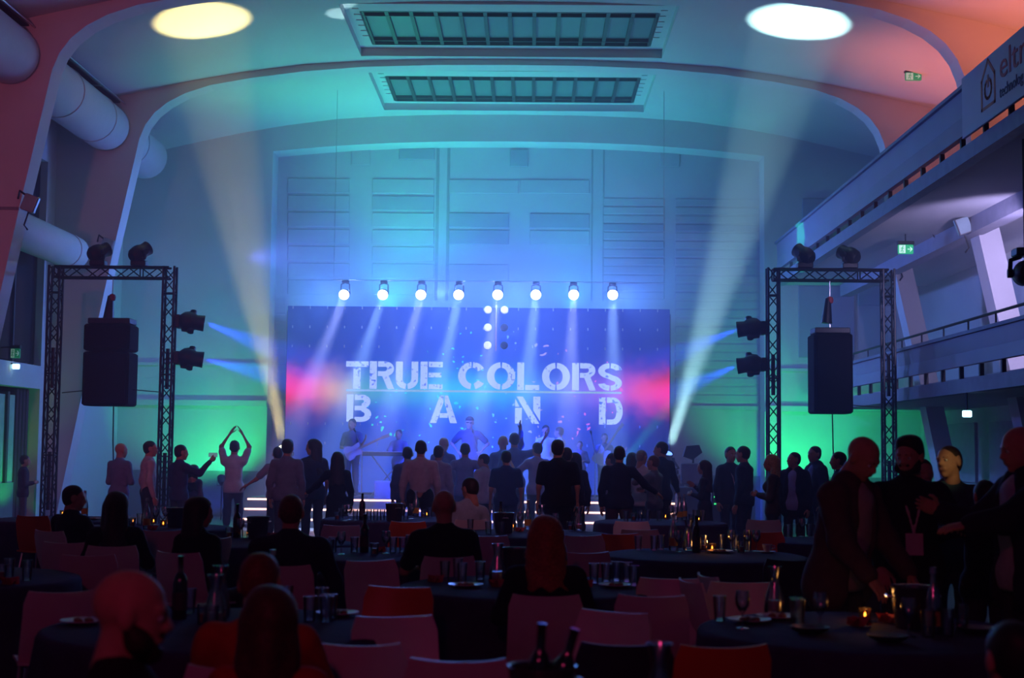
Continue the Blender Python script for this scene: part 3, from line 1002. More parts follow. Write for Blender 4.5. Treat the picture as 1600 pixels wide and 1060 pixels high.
# truss towers
def truss_run(p0, p1, w, parent, name):
    p0, p1 = Vector(p0), Vector(p1)
    d = (p1 - p0)
    L = d.length
    M = d.to_track_quat('Z', 'Y').to_matrix()
    ax, ay, az = M.col[0], M.col[1], M.col[2]
    h = w / 2
    m = MB()
    cs = [(-h, -h), (h, -h), (h, h), (-h, h)]
    for a_, b_ in cs:
        m.cyl(p0 + ax * a_ + ay * b_, p1 + ax * a_ + ay * b_, 0.021, n=6)
    o = m.build(name, M_truss, parent, smooth=True)
    lc = MB()
    n = max(2, round(L / 0.24))
    for i in range(n):
        z0, z1 = L * i / n, L * (i + 1) / n
        for k in range(4):
            a_, c_ = cs[k], cs[(k + 1) % 4]
            if i % 2:
                a_, c_ = c_, a_
            lc.cyl(p0 + ax * a_[0] + ay * a_[1] + az * z0, p0 + ax * c_[0] + ay * c_[1] + az * z1, 0.011, n=4, cap=False)
            if i % 6 == 0:
                lc.cyl(p0 + ax * a_[0] + ay * a_[1] + az * z0, p0 + ax * c_[0] + ay * c_[1] + az * z0, 0.012, n=4, cap=False)
    lc.build('lacing', M_truss, o)
    return o


TY = 24.5


def tower(pxs, ytop, label):
    a, c = P(pxs[0], 560, TY), P(pxs[1], 560, TY)
    zt = P((pxs[0] + pxs[1]) / 2, ytop, TY).z
    t = thing('truss_tower', label, 'truss', ((a.x + c.x) / 2, TY, 0))
    hx = (c.x - a.x) / 2
    for s_ in (-1, 1):
        truss_run((s_ * hx, 0, 0.03), (s_ * hx, 0, zt - 0.0), 0.19, t, 'post')
        MB().box(s_ * hx - 0.4, s_ * hx + 0.4, -0.4, 0.4, 0, 0.03).build('base_plate', M_truss, t)
        MB().cyl((s_ * hx, -0.0, 0.5), (s_ * hx, -0.0, 1.5), 0.035, n=8).build('sleeve', M_black, t)
        MB().cyl((s_ * hx, -0.0, 2.6), (s_ * hx, -0.0, 3.3), 0.035, n=8).build('sleeve', M_black, t)
    truss_run((-hx, 0, zt - 0.115), (hx, 0, zt - 0.115), 0.19, t, 'crossbar')
    return t, hx, zt


tl, hxl, ztl = tower((83, 262), 416, 'black truss tower on the left of the hall')
tr_, hxr, ztr = tower((1208, 1388), 420, 'black truss tower on the right before the galleries')
M_spk = mat('speaker_cloth', (0.010, 0.010, 0.014), 0.85, scale=40, spec=0.05)
M_grille = mat('speaker_grille', (0.012, 0.012, 0.018), 0.8, scale=60, var=0.4, spec=0.05)


def hung_speaker(x0, x1, ya, yb, split, label, zt):
    a, c = P(x0, ya, TY), P(x1, yb, TY)
    cx, w = (a.x + c.x) / 2, (c.x - a.x) / 2
    t = thing('hanging_speaker', label, 'loudspeaker', (cx, TY, c.z))
    H = a.z - c.z
    zz = [0.0] + [H * s_ for s_ in split] + [H - 0.1]
    for z0, z1 in zip(zz, zz[1:]):
        cab = MB().rbox(-w, w, -0.28, 0.32, z0 + 0.008, z1 - 0.008, 0.03).build('cabinet', M_spk, t)
        MB().rbox(-w + 0.04, w - 0.04, -0.30, -0.27, z0 + 0.04, z1 - 0.04, 0.012).build('grille', M_grille, cab)
    MB().rbox(-w * 0.9, w * 0.93, -0.2, 0.25, H - 0.1, H, 0.012).build('rigging_frame', M_black, t)
    MB().cyl((0, 0, H), (0, 0, H + 0.25), 0.012, n=6).build('chain', M_steel, t)
    hk = MB().lathe([(0, -0.07), (0.05, -0.05), (0.065, 0), (0.05, 0.05), (0, 0.07)], 10, Matrix.Translation((0.0, 0, zt - c.z - 0.55)))
    hk.build('hoist_body', mat('hoist_red', (0.3, 0.03, 0.03), 0.5), t, smooth=True)
    MB().cyl((0, 0, H + 0.2), (0, 0, zt - c.z - 0.2), 0.009, n=6).build('chain', M_steel, t)
    MB().cyl((-0.06, 0, zt - c.z - 0.95), (-0.03, 0, zt - c.z - 0.52), 0.1, 0.05, n=9).build('chain_bag', M_black, t, smooth=True)
    MB().tube([(0.05, 0.1, 0.02), (0.06, 0.1, -0.6), (0.1, 0.1, -1.3), (0.14, 0.1, -c.z + 0.02)], 0.012).build('cable', M_black, t)
    return t, cx, c.z


s1, cx1, cz1 = hung_speaker(139, 206, 498, 636, [0.62], 'black loudspeaker stack hanging inside the left truss tower', ztl)
s2, cx2, cz2 = hung_speaker(1267, 1328, 513, 648, [], 'black loudspeaker hanging inside the right truss tower', ztr)
for (cx, t_, side, py, x0, x1, lab) in ((cx1, s1, -1, 610, 139, 97, 'l'), (cx1, s1, 1, 609, 205, 250, 'r'), (cx2, s2, 1, 633, 1328, 1376, 'r')):
    a, c = P(x0, py, TY), P(x1, py + 4, TY)
    o = MB().cyl(a, c, 0.009, n=5).build('tether', M_black, t_)
    o.location = -t_.location
for x, y, tw, zt, hx, lab in ((154, 403, tl, ztl, hxl, 'moving light standing on the left truss crossbar, left of two'), (218, 404, tl, ztl, hxl, 'moving light standing on the left truss crossbar, right of two'),
                              (1257, 407, tr_, ztr, hxr, 'moving light standing on the right truss crossbar, left of two'), (1327, 407, tr_, ztr, hxr, 'moving light standing on the right truss crossbar, right of two')):
    p = P(x, y, TY)
    moving_head(lab, (p.x, TY, zt), (0, 0, 1), (p.x, TY, zt + 0.24), (0.55 if x < 800 else -0.5, 0.6, 0.35 if x in (154, 1327) else 0.5), M_lens_y if x < 800 else M_lens_d, 0.95, 'moving lights on top of the truss towers')
for x, y, tw, lab in ((297, 503, tl, 'moving light throwing blue from the left truss post, upper'), (297, 560, tl, 'moving light throwing blue from the left truss post, lower'),
                      (1177, 513, tr_, 'moving light throwing blue from the right truss post, upper'), (1177, 570, tr_, 'moving light throwing blue from the right truss post, lower')):
    p = P(x, y, TY)
    sg = 1 if x < 800 else -1
    xb = tw.location.x + sg * (hxl if x < 800 else hxr) + sg * 0.125
    aim = Vector((sg * 2.2, 0.5, -0.28))
    moving_head(lab, (xb, TY, p.z), (sg, 0, 0), (xb + sg * 0.28, TY, p.z), aim, M_lens_b, 1.05, 'moving lights on the truss posts')

# beam lamps on cases at the stage sides
for px, top, Y, lm, lab in ((437, 742, 29.5, M_lens_y, 'flight case carrying the cream beam lamp left of the stage'), (1050, 742, 29.5, M_lens_b, 'flight case carrying the pale beam lamp right of the stage')):
    p = P(px, top, Y)
    c = thing('flight_case', lab, 'case', (p.x, Y, 0.57))
    MB().rbox(-0.24, 0.24, -0.24, 0.24, 0.04, 0.57, 0.02).build('body', mat('case_ply', (0.05, 0.05, 0.07), 0.5), c)
    ed = MB()
    for sx in (-0.24, 0.24):
        for sy in (-0.24, 0.24):
            ed.box(sx - 0.012, sx + 0.012, sy - 0.012, sy + 0.012, 0.04, 0.57)
    ed.build('edging', M_steel, c)
    for sx in (-0.18, 0.18):
        for sy in (-0.18, 0.18):
            MB().cyl((sx - 0.015, sy, 0.03), (sx + 0.015, sy, 0.03), 0.03, n=8).build('caster', M_black, c)
    tgt = P(312, 16, 24.6) if px < 800 else P(1255, 18, 24.6)
    src = P(441, 690, 29.4) if px < 800 else P(1046, 700, 29.4)
    aim = (tgt - src).normalized()
    moving_head('floor moving head throwing the %s beam' % ('cream left' if px < 800 else 'pale right'), (p.x, Y, 1.14), (0, 0, 1), src - aim * 0.3, aim, lm, 0.9)

# two columns of round emissive discs in front of the screen
bl = thing('blinder', 'column of six round discs before the screen, four bright', 'stage light', P(775, 512, 30.55))
M_bl = mat('blinder_lit', (0.9, 0.8, 0.8), 0.4, emit=(0.72, 0.68, 0.95), strength=1.0)
for i, (dx, dz_, on) in enumerate(((-13, 28, 1), (13, 28, 1), (-13, 0, 1), (13, 0, 0), (-13, -28, 1), (13, -28, 0))):
    k = 30.55 / FPX
    M = Matrix.Translation((dx * k, 0, dz_ * k)) @ Matrix.Rotation(PI / 2, 4, 'X')
    lm = MB().lathe([(0, 0.03), (0.06, 0.025), (0.08, 0.0), (0.085, -0.02), (0.07, -0.1), (0, -0.12)], 16, M).build('lamp', M_bl if on else M_lens_d, bl, smooth=True)
MB().box(-0.012, 0.012, 0.08, 0.1, -0.5, 0.5).build('spine', M_steel, bl)
MB().cyl((0, 0.09, 0.5), (0, -0.19, bar_z - bl.location.z + 0.1), 0.006, n=5).build('wire', M_steel, bl)

# stage monitors and small stage gear
for i, (px, py, Y, w, h, lab) in enumerate(((604, 778, 29.9, 0.24, 0.36, 'pale stage monitor box at the left stage edge'), (640, 776, 31.2, 0.2, 0.42, 'pale drum riser box deeper on the stage'), (900, 778, 30.0, 0.24, 0.34, 'pale stage monitor box right of the big man in black'))):
    p = P(px, py, Y)
    t = thing('stage_monitor', lab, 'monitor speaker', (p.x, Y, 0.57))
    MB().prism([(-w, 0), (w, 0), (w, h), (-w, h)], -0.2, 0.2).build('cabinet', mat('monitor_shell', (0.4, 0.4, 0.45), 0.5), t)
    MB().box(-w + 0.03, w - 0.03, -0.215, -0.2, 0.03, h - 0.03).build('grille', mat('monitor_grille', (0.3, 0.3, 0.36), 0.6), t)
p = P(1083, 745, 27.0)
rk = thing('desk_rack', 'lighting desk on a rack with a tilted lamp at right of stage', 'equipment rack', (p.x, 27.0, 0))
MB().rbox(-0.32, 0.32, -0.25, 0.25, 0, 0.95, 0.02).build('cabinet', mat('rack_shell', (0.08, 0.08, 0.11), 0.5), rk)
MB().rbox(-0.26, 0.26, -0.26, -0.2, 1.0, 1.4, 0.02).build('screen_back', mat('screen_back', (0.25, 0.26, 0.33), 0.5), rk)
MB().box(-0.04, 0.04, -0.24, -0.2, 0.93, 1.02).build('screen_neck', M_black, rk)
MB().prism([(-0.2, 1.52), (-0.02, 1.46), (0.16, 1.6), (0.1, 1.74), (-0.14, 1.72)], -0.12, 0.1).build('tilted_lamp', M_black, rk)
MB().cyl((0, 0, 0.95), (0, 0, 1.52), 0.02, n=6).build('lamp_stand', M_black, rk)
p = P(1120, 790, 25.6)
am = thing('amplifier_rack', 'amplifier rack with red and green indicator rows', 'equipment rack', (p.x, 25.6, 0))
MB().rbox(-0.12, 0.28, -0.25, 0.25, 0, 1.0, 0.02).build('cabinet', mat('rack_shell', (0.08, 0.08, 0.11), 0.5), am)
for z, cc, nm in ((P(1120, 763, 25.3).z, (1.0, 0.12, 0.06), 'red'), (P(1120, 777, 25.3).z, (0.05, 1.0, 0.25), 'green'), (P(1120, 788, 25.3).z, (0.05, 1.0, 0.25), 'green')):
    mm = mat('indicator_' + nm, cc, 0.4, emit=cc, strength=2.0)
    r_ = MB()
    for k in range(5):
        r_.box(-0.08 + k * 0.035, -0.055 + k * 0.035, -0.262, -0.25, z - 0.012, z + 0.012)
    r_.build('indicator_row', mm, am)
# spotlights clamped on the frame legs, with brackets
for px, py, Y, lab, sg in ((47, 318, F1, 'small bracket floodlight on the nearer left frame leg', 1), (168, 384, F2, 'small bracket floodlight on the farther left frame leg', 1),
                           (1505, 353, F1, 'bracket floodlight under the gallery on the nearer right leg', -1), (1403, 405, F2, 'bracket floodlight under the gallery on the farther right leg', -1)):
    p = P(px, py, Y - 0.15)
    fl_ = thing('floodlight', lab, 'floodlight', p)
    MB().rbox(-0.12, 0.12, -0.05, 0.05, -0.14, 0.14, 0.015, Matrix.Rotation(0.35 * sg, 4, 'Y')).build('housing', M_steel, fl_)
    MB().box(-0.1, 0.1, -0.062, -0.05, -0.12, 0.12, Matrix.Rotation(0.35 * sg, 4, 'Y')).build('glass', mat('flood_glass', (0.3, 0.4, 0.42), 0.15), fl_)
    MB().tube([(-0.12 * -sg, 0.02, 0.0), (0.2 * -sg, 0.06, 0.22), (0.25 * -sg, 0.14, 0.1)], 0.018).build('bracket', M_black, fl_)
    MB().tube([(-sg * 0.02, 0, -0.14), (-sg * 0.1, 0.04, -0.35), (-sg * 0.06, 0.1, -0.42)], 0.014).build('cable', M_black, fl_)
p = P(1590, 440, 17.0)
lv = moving_head('dark wash light at the right edge below the upper gallery', (p.x + 0.1, 17.0, p.z + 0.4), (0, 0, -1), (p.x + 0.1, 17.0, p.z + 0.1), (0.2, 1, 0.0), M_lens_d, 1.0)
MB().cyl((0, 0, 0), (0, 0, 5.43 - p.z - 0.4), 0.02, n=6).build('drop_pole', M_black, lv)
p = P(1444, 18, 23.5)
sm = thing('smoke_detector', 'small white detector with green light on the orange ceiling', 'detector', (p.x, 23.6, ceil_z(p.x)))
MB().lathe([(0, -0.09), (0.05, -0.085), (0.07, -0.05), (0.075, 0.02), (0, 0.02)], 12).build('body', M_white, sm, smooth=True)
MB().lathe([(0, -0.1), (0.012, -0.095), (0.012, -0.085), (0, -0.085)], 6).build('indicator', mat('indicator_green', (0.05, 1.0, 0.25), 0.4, emit=(0.05, 1.0, 0.25), strength=2.0), sm)


# small added wash cans under each wall washer, gallery uplight and hidden fill lamp
def par_can(loc, target, label, group):
    loc, target = Vector(loc), Vector(target)
    aim = (target - loc).normalized()
    t = thing('wash_lamp', label, 'stage light', loc - aim * 0.2, 0, group)
    Mh = aim.to_track_quat('Z', 'Y').to_matrix().to_4x4()
    MB().lathe([(0, -0.08), (0.06, -0.08), (0.085, -0.02), (0.09, 0.12), (0.085, 0.12), (0.08, 0.1), (0, 0.1)], 14, Mh).build('can', M_black, t, smooth=True)
    MB().lathe([(0, 0.1), (0.078, 0.1), (0.06, 0.112), (0, 0.116)], 14, Mh).build('lens', M_lens_d, t, smooth=True)
    MB().tube([(-0.1, 0, 0.02), (-0.1, 0, -0.1), (0.1, 0, -0.1), (0.1, 0, 0.02)], 0.012).build('yoke', M_black, t)
    h = (loc - aim * 0.2).z
    base = 0.575 + LH - 0.455 if h > 4.3 and loc.y > 32 else (5.65 if h > 5.2 else 0.0)
    if h - 0.1 - base > 0.01:
        MB().cyl((0, 0, base - h), (0, 0, -0.1), 0.012, n=6).build('stand', M_black, t)
    return t


CANS = {}
for o in [q for q in bpy.data.objects if q.type == 'LIGHT' and q.name.startswith(('green_wash', 'green_fill', 'orange_up', 'blue_fill'))]:
    CANS.setdefault(o.name.split('.')[0], []).append(o)
for kind, lst in CANS.items():
    lst.sort(key=lambda q: q.location.x + q.location.y * 0.01)
    place = {'green_wash': 'green wash lamp at the foot of a wall', 'green_fill': 'added green fill lamp thrown up at the vault', 'orange_up': 'orange wash lamp behind the upper gallery parapet', 'blue_fill': 'added blue fill lamp hidden behind the screen top'}[kind]
    for k, o in enumerate(lst):
        tg = o.location + (o.rotation_euler.to_matrix() @ Vector((0, 0, -1)))
        par_can(o.location, tg, place + ', ' + ['first', 'second', 'third', 'fourth'][k] + (' from the left' if kind != 'orange_up' else ' from the stage'), kind.split('_')[0] + ' wash lamps')

# ------------------------------------------------------------------ tables, chairs and what stands on them
M_cloth = mat('navy_tablecloth', (0.045, 0.042, 0.10), 0.9, var=0.15, scale=8, spec=0.08)
M_wood = mat('table_ply', (0.3, 0.2, 0.12), 0.6)
TABLE_H = 0.75
TABLES = {}


def round_table(key, px, py, r, where, Y=None):
    Y = Y or (CAMZ - TABLE_H) * FPX / (py - 700)
    p = P(px, py, Y)
    TABLES[key] = (p.x, Y, r, where)
    t = thing('round_table', 'round banquet table ' + where, 'table', (p.x, Y, 0), 0, 'round banquet tables')
    MB().lathe([(0, .71), (r - .03, .71), (r - .02, .72), (r - .02, .735), (0, .735)], 32).build('tabletop', M_wood, t)
    MB().lathe([(.05, .04), (.05, .71)], 12).build('column', M_black, t)
    MB().lathe([(0, 0), (.3, 0), (.3, .02), (.05, .05), (0, .05)], 20).build('foot', M_black, t)
    c = MB()
    n = 72
    prof = [(0, .75, 0), (r * .6, .75, 0), (r - .03, .749, 0), (r, .742, 0), (r + .012, .72, 0), (r + .02, .6, .25), (r + .035, .35, .7), (r + .05, .03, 1.0)]
    vs, fs = [], []
    ph = (px * .013) % 6
    for rr, z, wv in prof:
        for i in range(n):
            a = 2 * PI * i / n
            q = rr + wv * .032 * math.sin(14 * a + ph) + wv * .018 * math.sin(9 * a + 2 * ph)
            vs.append((q * math.cos(a), q * math.sin(a), z))
    for k in range(len(prof) - 1):
        for i in range(n):
            fs.append((k * n + i, k * n + (i + 1) % n, (k + 1) * n + (i + 1) % n, (k + 1) * n + i))
    c.add(vs, fs)
    o = c.build('tablecloth', M_cloth, smooth='all', loc=(p.x, Y, 0))
    tag(o, 'navy floor-length cloth on the table ' + where, 'tablecloth', 'navy tablecloths')
    return p


TW = dict(A='at lower right', B='at lower left', C='cut by the left edge', D='beyond the red-haired woman', E='left of bald black-shirted man', F='with the coffee cup', G='right behind the jacket man', H='under the man in white shirt',
          I='farthest right of centre', J='behind the seated women', K='behind the bulky red-lit man', L='farthest left of centre', N='before the leftmost seated man')
for k, px, py, r in (('A', 1357, 974, .85), ('B', 347, 981, .87), ('C', -88, 910, .87), ('D', 828, 913, .85), ('E', 592, 866, .82), ('F', 1101, 862, .87), ('G', 1300, 838, .72), ('H', 830, 832, .85),
                     ('I', 1032, 812, .82), ('J', 240, 829, .85), ('K', 420, 850, .78), ('L', 610, 812, .85), ('N', 95, 818, .8)):
    round_table(k, px, py, r, TW[k])


# chairs: plastic shell, tall slightly curved back
def chair_meshes():
    t = thing('stacking_chair', 'x', 'chair')
    nx, nz = 8, 6
    def sheet(fn, th):
        vs, fs = [], []
        for side in (0, 1):
            for j in range(nz + 1):
                for i in range(nx + 1):
                    p, nrm = fn(i / nx * 2 - 1, j / nz)
                    vs.append(tuple(Vector(p) + Vector(nrm) * (th if side else 0)))
        N_ = (nx + 1) * (nz + 1)
        q = lambda s, i, j: s * N_ + j * (nx + 1) + i
        for j in range(nz):
            for i in range(nx):
                fs.append((q(0, i, j), q(0, i + 1, j), q(0, i + 1, j + 1), q(0, i, j + 1)))
                fs.append((q(1, i, j + 1), q(1, i + 1, j + 1), q(1, i + 1, j), q(1, i, j)))
        for i in range(nx):
            fs.append((q(0, i + 1, 0), q(0, i, 0), q(1, i, 0), q(1, i + 1, 0)))
            fs.append((q(0, i, nz), q(0, i + 1, nz), q(1, i + 1, nz), q(1, i, nz)))
        for j in range(nz):
            fs.append((q(0, 0, j), q(0, 0, j + 1), q(1, 0, j + 1), q(1, 0, j)))
            fs.append((q(0, nx, j + 1), q(0, nx, j), q(1, nx, j), q(1, nx, j + 1)))
        return MB().add(vs, fs)
    def back(u, v):
        w = .215 * (1 - .06 * v - (.10 * max(0, v - .85) / .15) * abs(u) ** 3)
        return (u * w, -.2 - .085 * v + .035 * u * u + (.06 * (1 - v) ** 4), .44 + .415 * v - .012 * (1 - u * u) * v), (0, -1, 0)
    def seat(u, v):
        w = .215 * (1 - .04 * v)
        return (u * w, -.19 + .42 * v, .445 + .012 * u * u + .01 * (1 - v) - .03 * max(0, v - .8)), (0, 0, -1)
    sheet(back, .014).build('backrest', M_white, t, smooth=True)
    sheet(seat, .016).build('seat', M_white, t, smooth=True)
    for sx in (-1, 1):
        MB().tube([(sx * .17, .16, .43), (sx * .2, .2, .0)], .012, 8).build('leg', M_steel, t, smooth=True)
        MB().tube([(sx * .17, -.15, .43), (sx * .2, -.24, .0)], .012, 8).build('leg', M_steel, t, smooth=True)
    return t


CHM = {'white': mat('chair_white', (.62, .58, .56), .4, var=.03), 'orange': mat('chair_orange', (.65, .10, .02), .4, var=.04), 'dark': mat('chair_navy', (.02, .02, .045), .5)}
PROTO = {}
base_ch = chair_meshes()
used = {}


def chair(px, py, rot, col, label, Y=None, xy=None):
    """px, py: middle of the top edge of the back in the photograph; rot: where the sitter would face (0 = stage)"""
    if xy is None:
        Y = Y or (CAMZ - .85) * FPX / (py - 700)
        p = P(px, py, Y)
        rz = math.radians(rot)
        off = Matrix.Rotation(rz, 3, 'Z') @ Vector((0, -.27, 0))
        best = None
        for stp in range(0, 33):                 # slide along the line of sight until clear of every table
            for sg in (1, -1):
                k = (Y + sg * stp * .025) / Y
                cx, cy = p.x * k - off.x, Y * k - off.y
                if all(math.hypot(cx - t[0], cy - t[1]) > t[2] + .23 for t in TABLES.values()):
                    best = (cx, cy, 0)
                    break
            if best:
                break
        loc = best or (p.x - off.x, Y - off.y, 0)
    else:
        loc = (xy[0], xy[1], 0)
    if col not in PROTO:
        r = base_ch if not PROTO else dup(base_ch, (0, 0, 0))
        if PROTO:
            for c in r.children:
                if c.name.startswith(('backrest', 'seat')):
                    c.data = c.data.copy()
                    c.data.materials[0] = CHM[col]
        else:
            for c in r.children:
                if c.name.startswith(('backrest', 'seat')):
                    c.data.materials[0] = CHM[col]
        PROTO[col] = r
        o = r
        o.location = loc
        o.rotation_euler = (0, 0, math.radians(rot))
    else:
        o = dup(PROTO[col], loc, math.radians(rot))
    tag(o, label, 'chair', 'plastic chairs round the tables')
    return o


for a in (
    (100, 929, 25, 'white', 'white plastic chair pulled to the left of the lower left table'),
    (100, 854, -8, 'white', 'white plastic chair with a bright top edge at the left'),
    (138, 873, 12, 'white', 'white plastic chair overlapping the bright-edged chair at left'),
    (50, 813, -10, 'orange', 'orange chair at the far left before the truss tower'),
    (253, 836, 4, 'white', 'white plastic chair facing the table of the seated women'),
    (578, 879, -150, 'white', 'white plastic chair turned toward us left of the bald man'),
    (625, 919, 170, 'orange', 'dull orange chair at the right side of the lower left table'),
    (616, 931, -166, 'white', 'white plastic chair in front of the dull orange chair', 7.45),
    (555, 1004, -6, 'white', 'white plastic chair back at the bottom left of centre'),
    (715, 1026, 0, 'white', 'white plastic chair back at the bottom centre'),
    (962, 944, 150, 'white', 'bright pink-lit white chair tilted away right of centre', 7.1),
    (1018, 926, -6, 'white', 'large white chair back right of centre at the bottom', 7.9),
    (1046, 886, 172, 'white', 'white plastic chair at the right end of the middle table'),
    (1076, 905, -75, 'white', 'white chair seen edge-on beside the large chair back', 8.8),
    (1103, 896, -78, 'white', 'white chair seen edge-on with a bright curled top corner', 9.2),
    (1132, 1000, 8, 'orange', 'red-orange chair back at the bottom right'),
    (977, 999, 0, 'dark', 'dark navy chair back at the bottom centre right'),
    (911, 840, -160, 'white', 'pale green-lit white chair right of the red-haired woman'),
    (968, 831, -165, 'orange', 'bright orange-red chair at the left of the coffee-cup table', 13.5),
    (999, 843, -175, 'white', 'white chair tucked against the bright orange-red chair', 14.3),
    (987, 813, 178, 'white', 'tall pale chair behind the bright orange-red chair', 15.9),
    (1193, 812, 176, 'white', 'pale chair behind the small orange chair at right', 16.6),
    (1193, 821, 186, 'orange', 'small orange chair beyond the coffee-cup table'),
    (638, 816, 10, 'orange', 'red chair back left of the bald man in black'),
    (762, 836, 5, 'white', 'grey-looking white chair right of the bald man in black'),
    (918, 861, 20, 'white', 'purple-shaded white chair beside the red-haired woman', 11.1),
    (1157, 931, 176, 'white', 'pink-lit white chair behind the juice carafe at right', 8.75),
    (534, 818, 180, 'white', 'pale rounded chair left of the red chair', 14.0),
    (1237, 868, -5, 'dark', 'dark chair hidden behind the man in the red-lit jacket', 10.6),
    (340, 841, 60, 'white', 'narrow edge-on chair between the seated woman and red-lit man', 12.4),
    (152, 843, 70, 'white', 'narrow edge-on chair between the two seated dark figures', 13.6),
):
    chair(*a[:5], **({'Y': a[5]} if len(a) > 5 else {}))

# ---- glassware
G_clear = glass('clear_glass', (0.95, 0.96, 0.98), 0.8)
G_dark = mat('dark_bottle_glass', (0.01, 0.012, 0.012), 0.08, spec=0.8)
M_juice = mat('orange_juice', (0.55, 0.16, 0.01), 0.3)
M_plate = mat('white_china', (0.6, 0.6, 0.62), 0.25, var=0.02)
M_food = mat('leftover_food', (0.25, 0.1, 0.05), 0.7, var=0.4, scale=60)
M_nap = mat('red_napkin', (0.45, 0.05, 0.06), 0.8)


def p_tumbler():
    t = thing('tumbler', 'x', 'glass')
    MB().lathe([(0, 0), (.028, 0), (.036, .13), (.033, .13), (.026, .012), (0, .012)], 16).build('bowl', G_clear, t, smooth=True)
    return t


def p_juice():
    t = thing('juice_glass', 'x', 'glass')
    MB().lathe([(0, 0), (.03, 0), (.036, .1), (.033, .1), (.028, .01), (0, .01)], 16).build('bowl', G_clear, t, smooth=True)
    MB().lathe([(0, .011), (.0275, .011), (.03, .055), (0, .055)], 16).build('juice', M_juice, t, smooth=True)
    return t


def p_wine():
    t = thing('wine_glass', 'x', 'glass')
    MB().lathe([(0, 0), (.034, 0), (.033, .004), (.006, .01), (.005, .075), (.018, .09), (.036, .12), (.038, .15), (.032, .19), (.030, .19), (.036, .15), (.033, .12), (.016, .094), (0, .09)], 16).build('bowl', G_clear, t, smooth=True)
    return t


def p_carafe():
    t = thing('carafe', 'x', 'carafe')
    MB().lathe([(0, 0), (.055, 0), (.06, .02), (.055, .09), (.03, .17), (.026, .2), (.04, .26), (.037, .26), (.023, .2), (.027, .17), (.051, .09), (.055, .02), (0, .012)], 20).build('vessel', G_clear, t, smooth=True)
    MB().lathe([(0, .013), (.054, .02), (.052, .075), (0, .075)], 18).build('juice', M_juice, t, smooth=True)
    return t


def p_water():
    t = thing('water_carafe', 'x', 'carafe')
    MB().lathe([(0, 0), (.05, 0), (.056, .03), (.045, .12), (.026, .19), (.03, .23), (.044, .27), (.041, .27), (.027, .23), (.023, .19), (.041, .12), (.052, .03), (0, .012)], 20).build('vessel', G_clear, t, smooth=True)
    return t


def p_bottle():
    t = thing('glass_bottle', 'x', 'bottle')
    MB().lathe([(0, 0), (.036, 0), (.04, .01), (.04, .15), (.03, .2), (.015, .24), (.014, .3), (.011, .3), (.012, .24), (.027, .2), (.037, .15), (.037, .012), (0, .01)], 18).build('vessel', G_clear, t, smooth=True)
    MB().lathe([(.0405, .04), (.041, .04), (.041, .11), (.0405, .11)], 18, closed=True).build('paper_label', mat('label_yellow', (.5, .3, .05), .6), t, smooth=True)
    MB().lathe([(0, .295), (.017, .295), (.017, .325), (0, .325)], 12).build('cap', M_steel, t, smooth=True)
    return t


def p_wbottle():
    t = thing('wine_bottle', 'x', 'bottle')
    MB().lathe([(0, 0), (.037, 0), (.038, .01), (.038, .19), (.03, .22), (.015, .245), (.0145, .31), (.016, .315), (.016, .325), (0, .325)], 18).build('vessel', G_dark, t, smooth=True)
    MB().lathe([(.0385, .05), (.039, .05), (.039, .14), (.0385, .14)], 18, closed=True).build('paper_label', mat('label_dark', (.05, .04, .05), .6), t, smooth=True)
    return t


def p_bucket():
    t = thing('ice_bucket', 'x', 'ice bucket')
    MB().lathe([(0, 0), (.085, 0), (.09, .01), (.108, .2), (.112, .205), (.112, .215), (.104, .213), (.086, .02), (0, .015)], 24).build('pail', mat('bucket_metal', (.2, .2, .22), .25, .8), t, smooth=True)
    for s in (-1, 1):
        MB().tube([(s * .105, -.03, .16), (s * .135, -.02, .165), (s * .135, .02, .165), (s * .105, .03, .16)], .006).build('handle', M_steel, t)
    return t


def p_plate():
    t = thing('plate', 'x', 'plate')
    MB().lathe([(0, 0), (.06, 0), (.075, .006), (.115, .018), (.115, .022), (.074, .011), (0, .008)], 24).build('dish', M_plate, t, smooth=True)
    m = MB()
    for k in range(4):
        a = k * 1.7
        m.lathe([(0, 0), (.022, .002), (.018, .016), (0, .022)], 8, Matrix.Translation((.035 * math.cos(a), .035 * math.sin(a), .009)))
    m.build('leftovers', M_food, t, smooth=True)
    return t


def p_cup():
    t = thing('coffee_cup', 'x', 'cup')
    MB().lathe([(0, .012), (.02, .012), (.028, .02), (.042, .05), (.045, .075), (.042, .075), (.038, .05), (.024, .024), (0, .02)], 20).build('cup_body', M_plate, t, smooth=True)
    MB().tube([(.042, 0, .065), (.065, 0, .062), (.068, 0, .045), (.038, 0, .036)], .005).build('handle', M_plate, t, smooth=True)
    MB().lathe([(0, 0), (.045, 0), (.072, .012), (.072, .015), (.04, .006), (0, .006)], 22).build('saucer', M_plate, t, smooth=True)
    return t


def p_tea():
    t = thing('tealight', 'x', 'candle')
    MB().lathe([(0, 0), (.03, 0), (.034, .07), (.032, .07), (.028, .006), (0, .006)], 14).build('holder', glass('amber_glass', (.95, .75, .5), .4), t, smooth=True)
    MB().lathe([(0, .007), (.02, .007), (.02, .02), (0, .02)], 12).build('wax', M_plate, t)
    MB().lathe([(0, .022), (.005, .03), (.004, .04), (0, .052)], 8).build('flame', mat('flame', (1, .6, .2), .5, emit=(1, .42, .08), strength=14), t, smooth=True)
    return t


def p_nap():
    t = thing('napkin', 'x', 'napkin')
    m = MB()
    for k in range(5):
        a = k * 2 * PI / 5
        m.add([(0, 0, .0), (.07 * math.cos(a), .05 * math.sin(a), .006), (.06 * math.cos(a + .7), .06 * math.sin(a + .7), .05), (.0, .0, .045)], [(0, 1, 2, 3), (3, 2, 1, 0)])
    m.build('folds', M_nap, t, smooth=True)
    return t


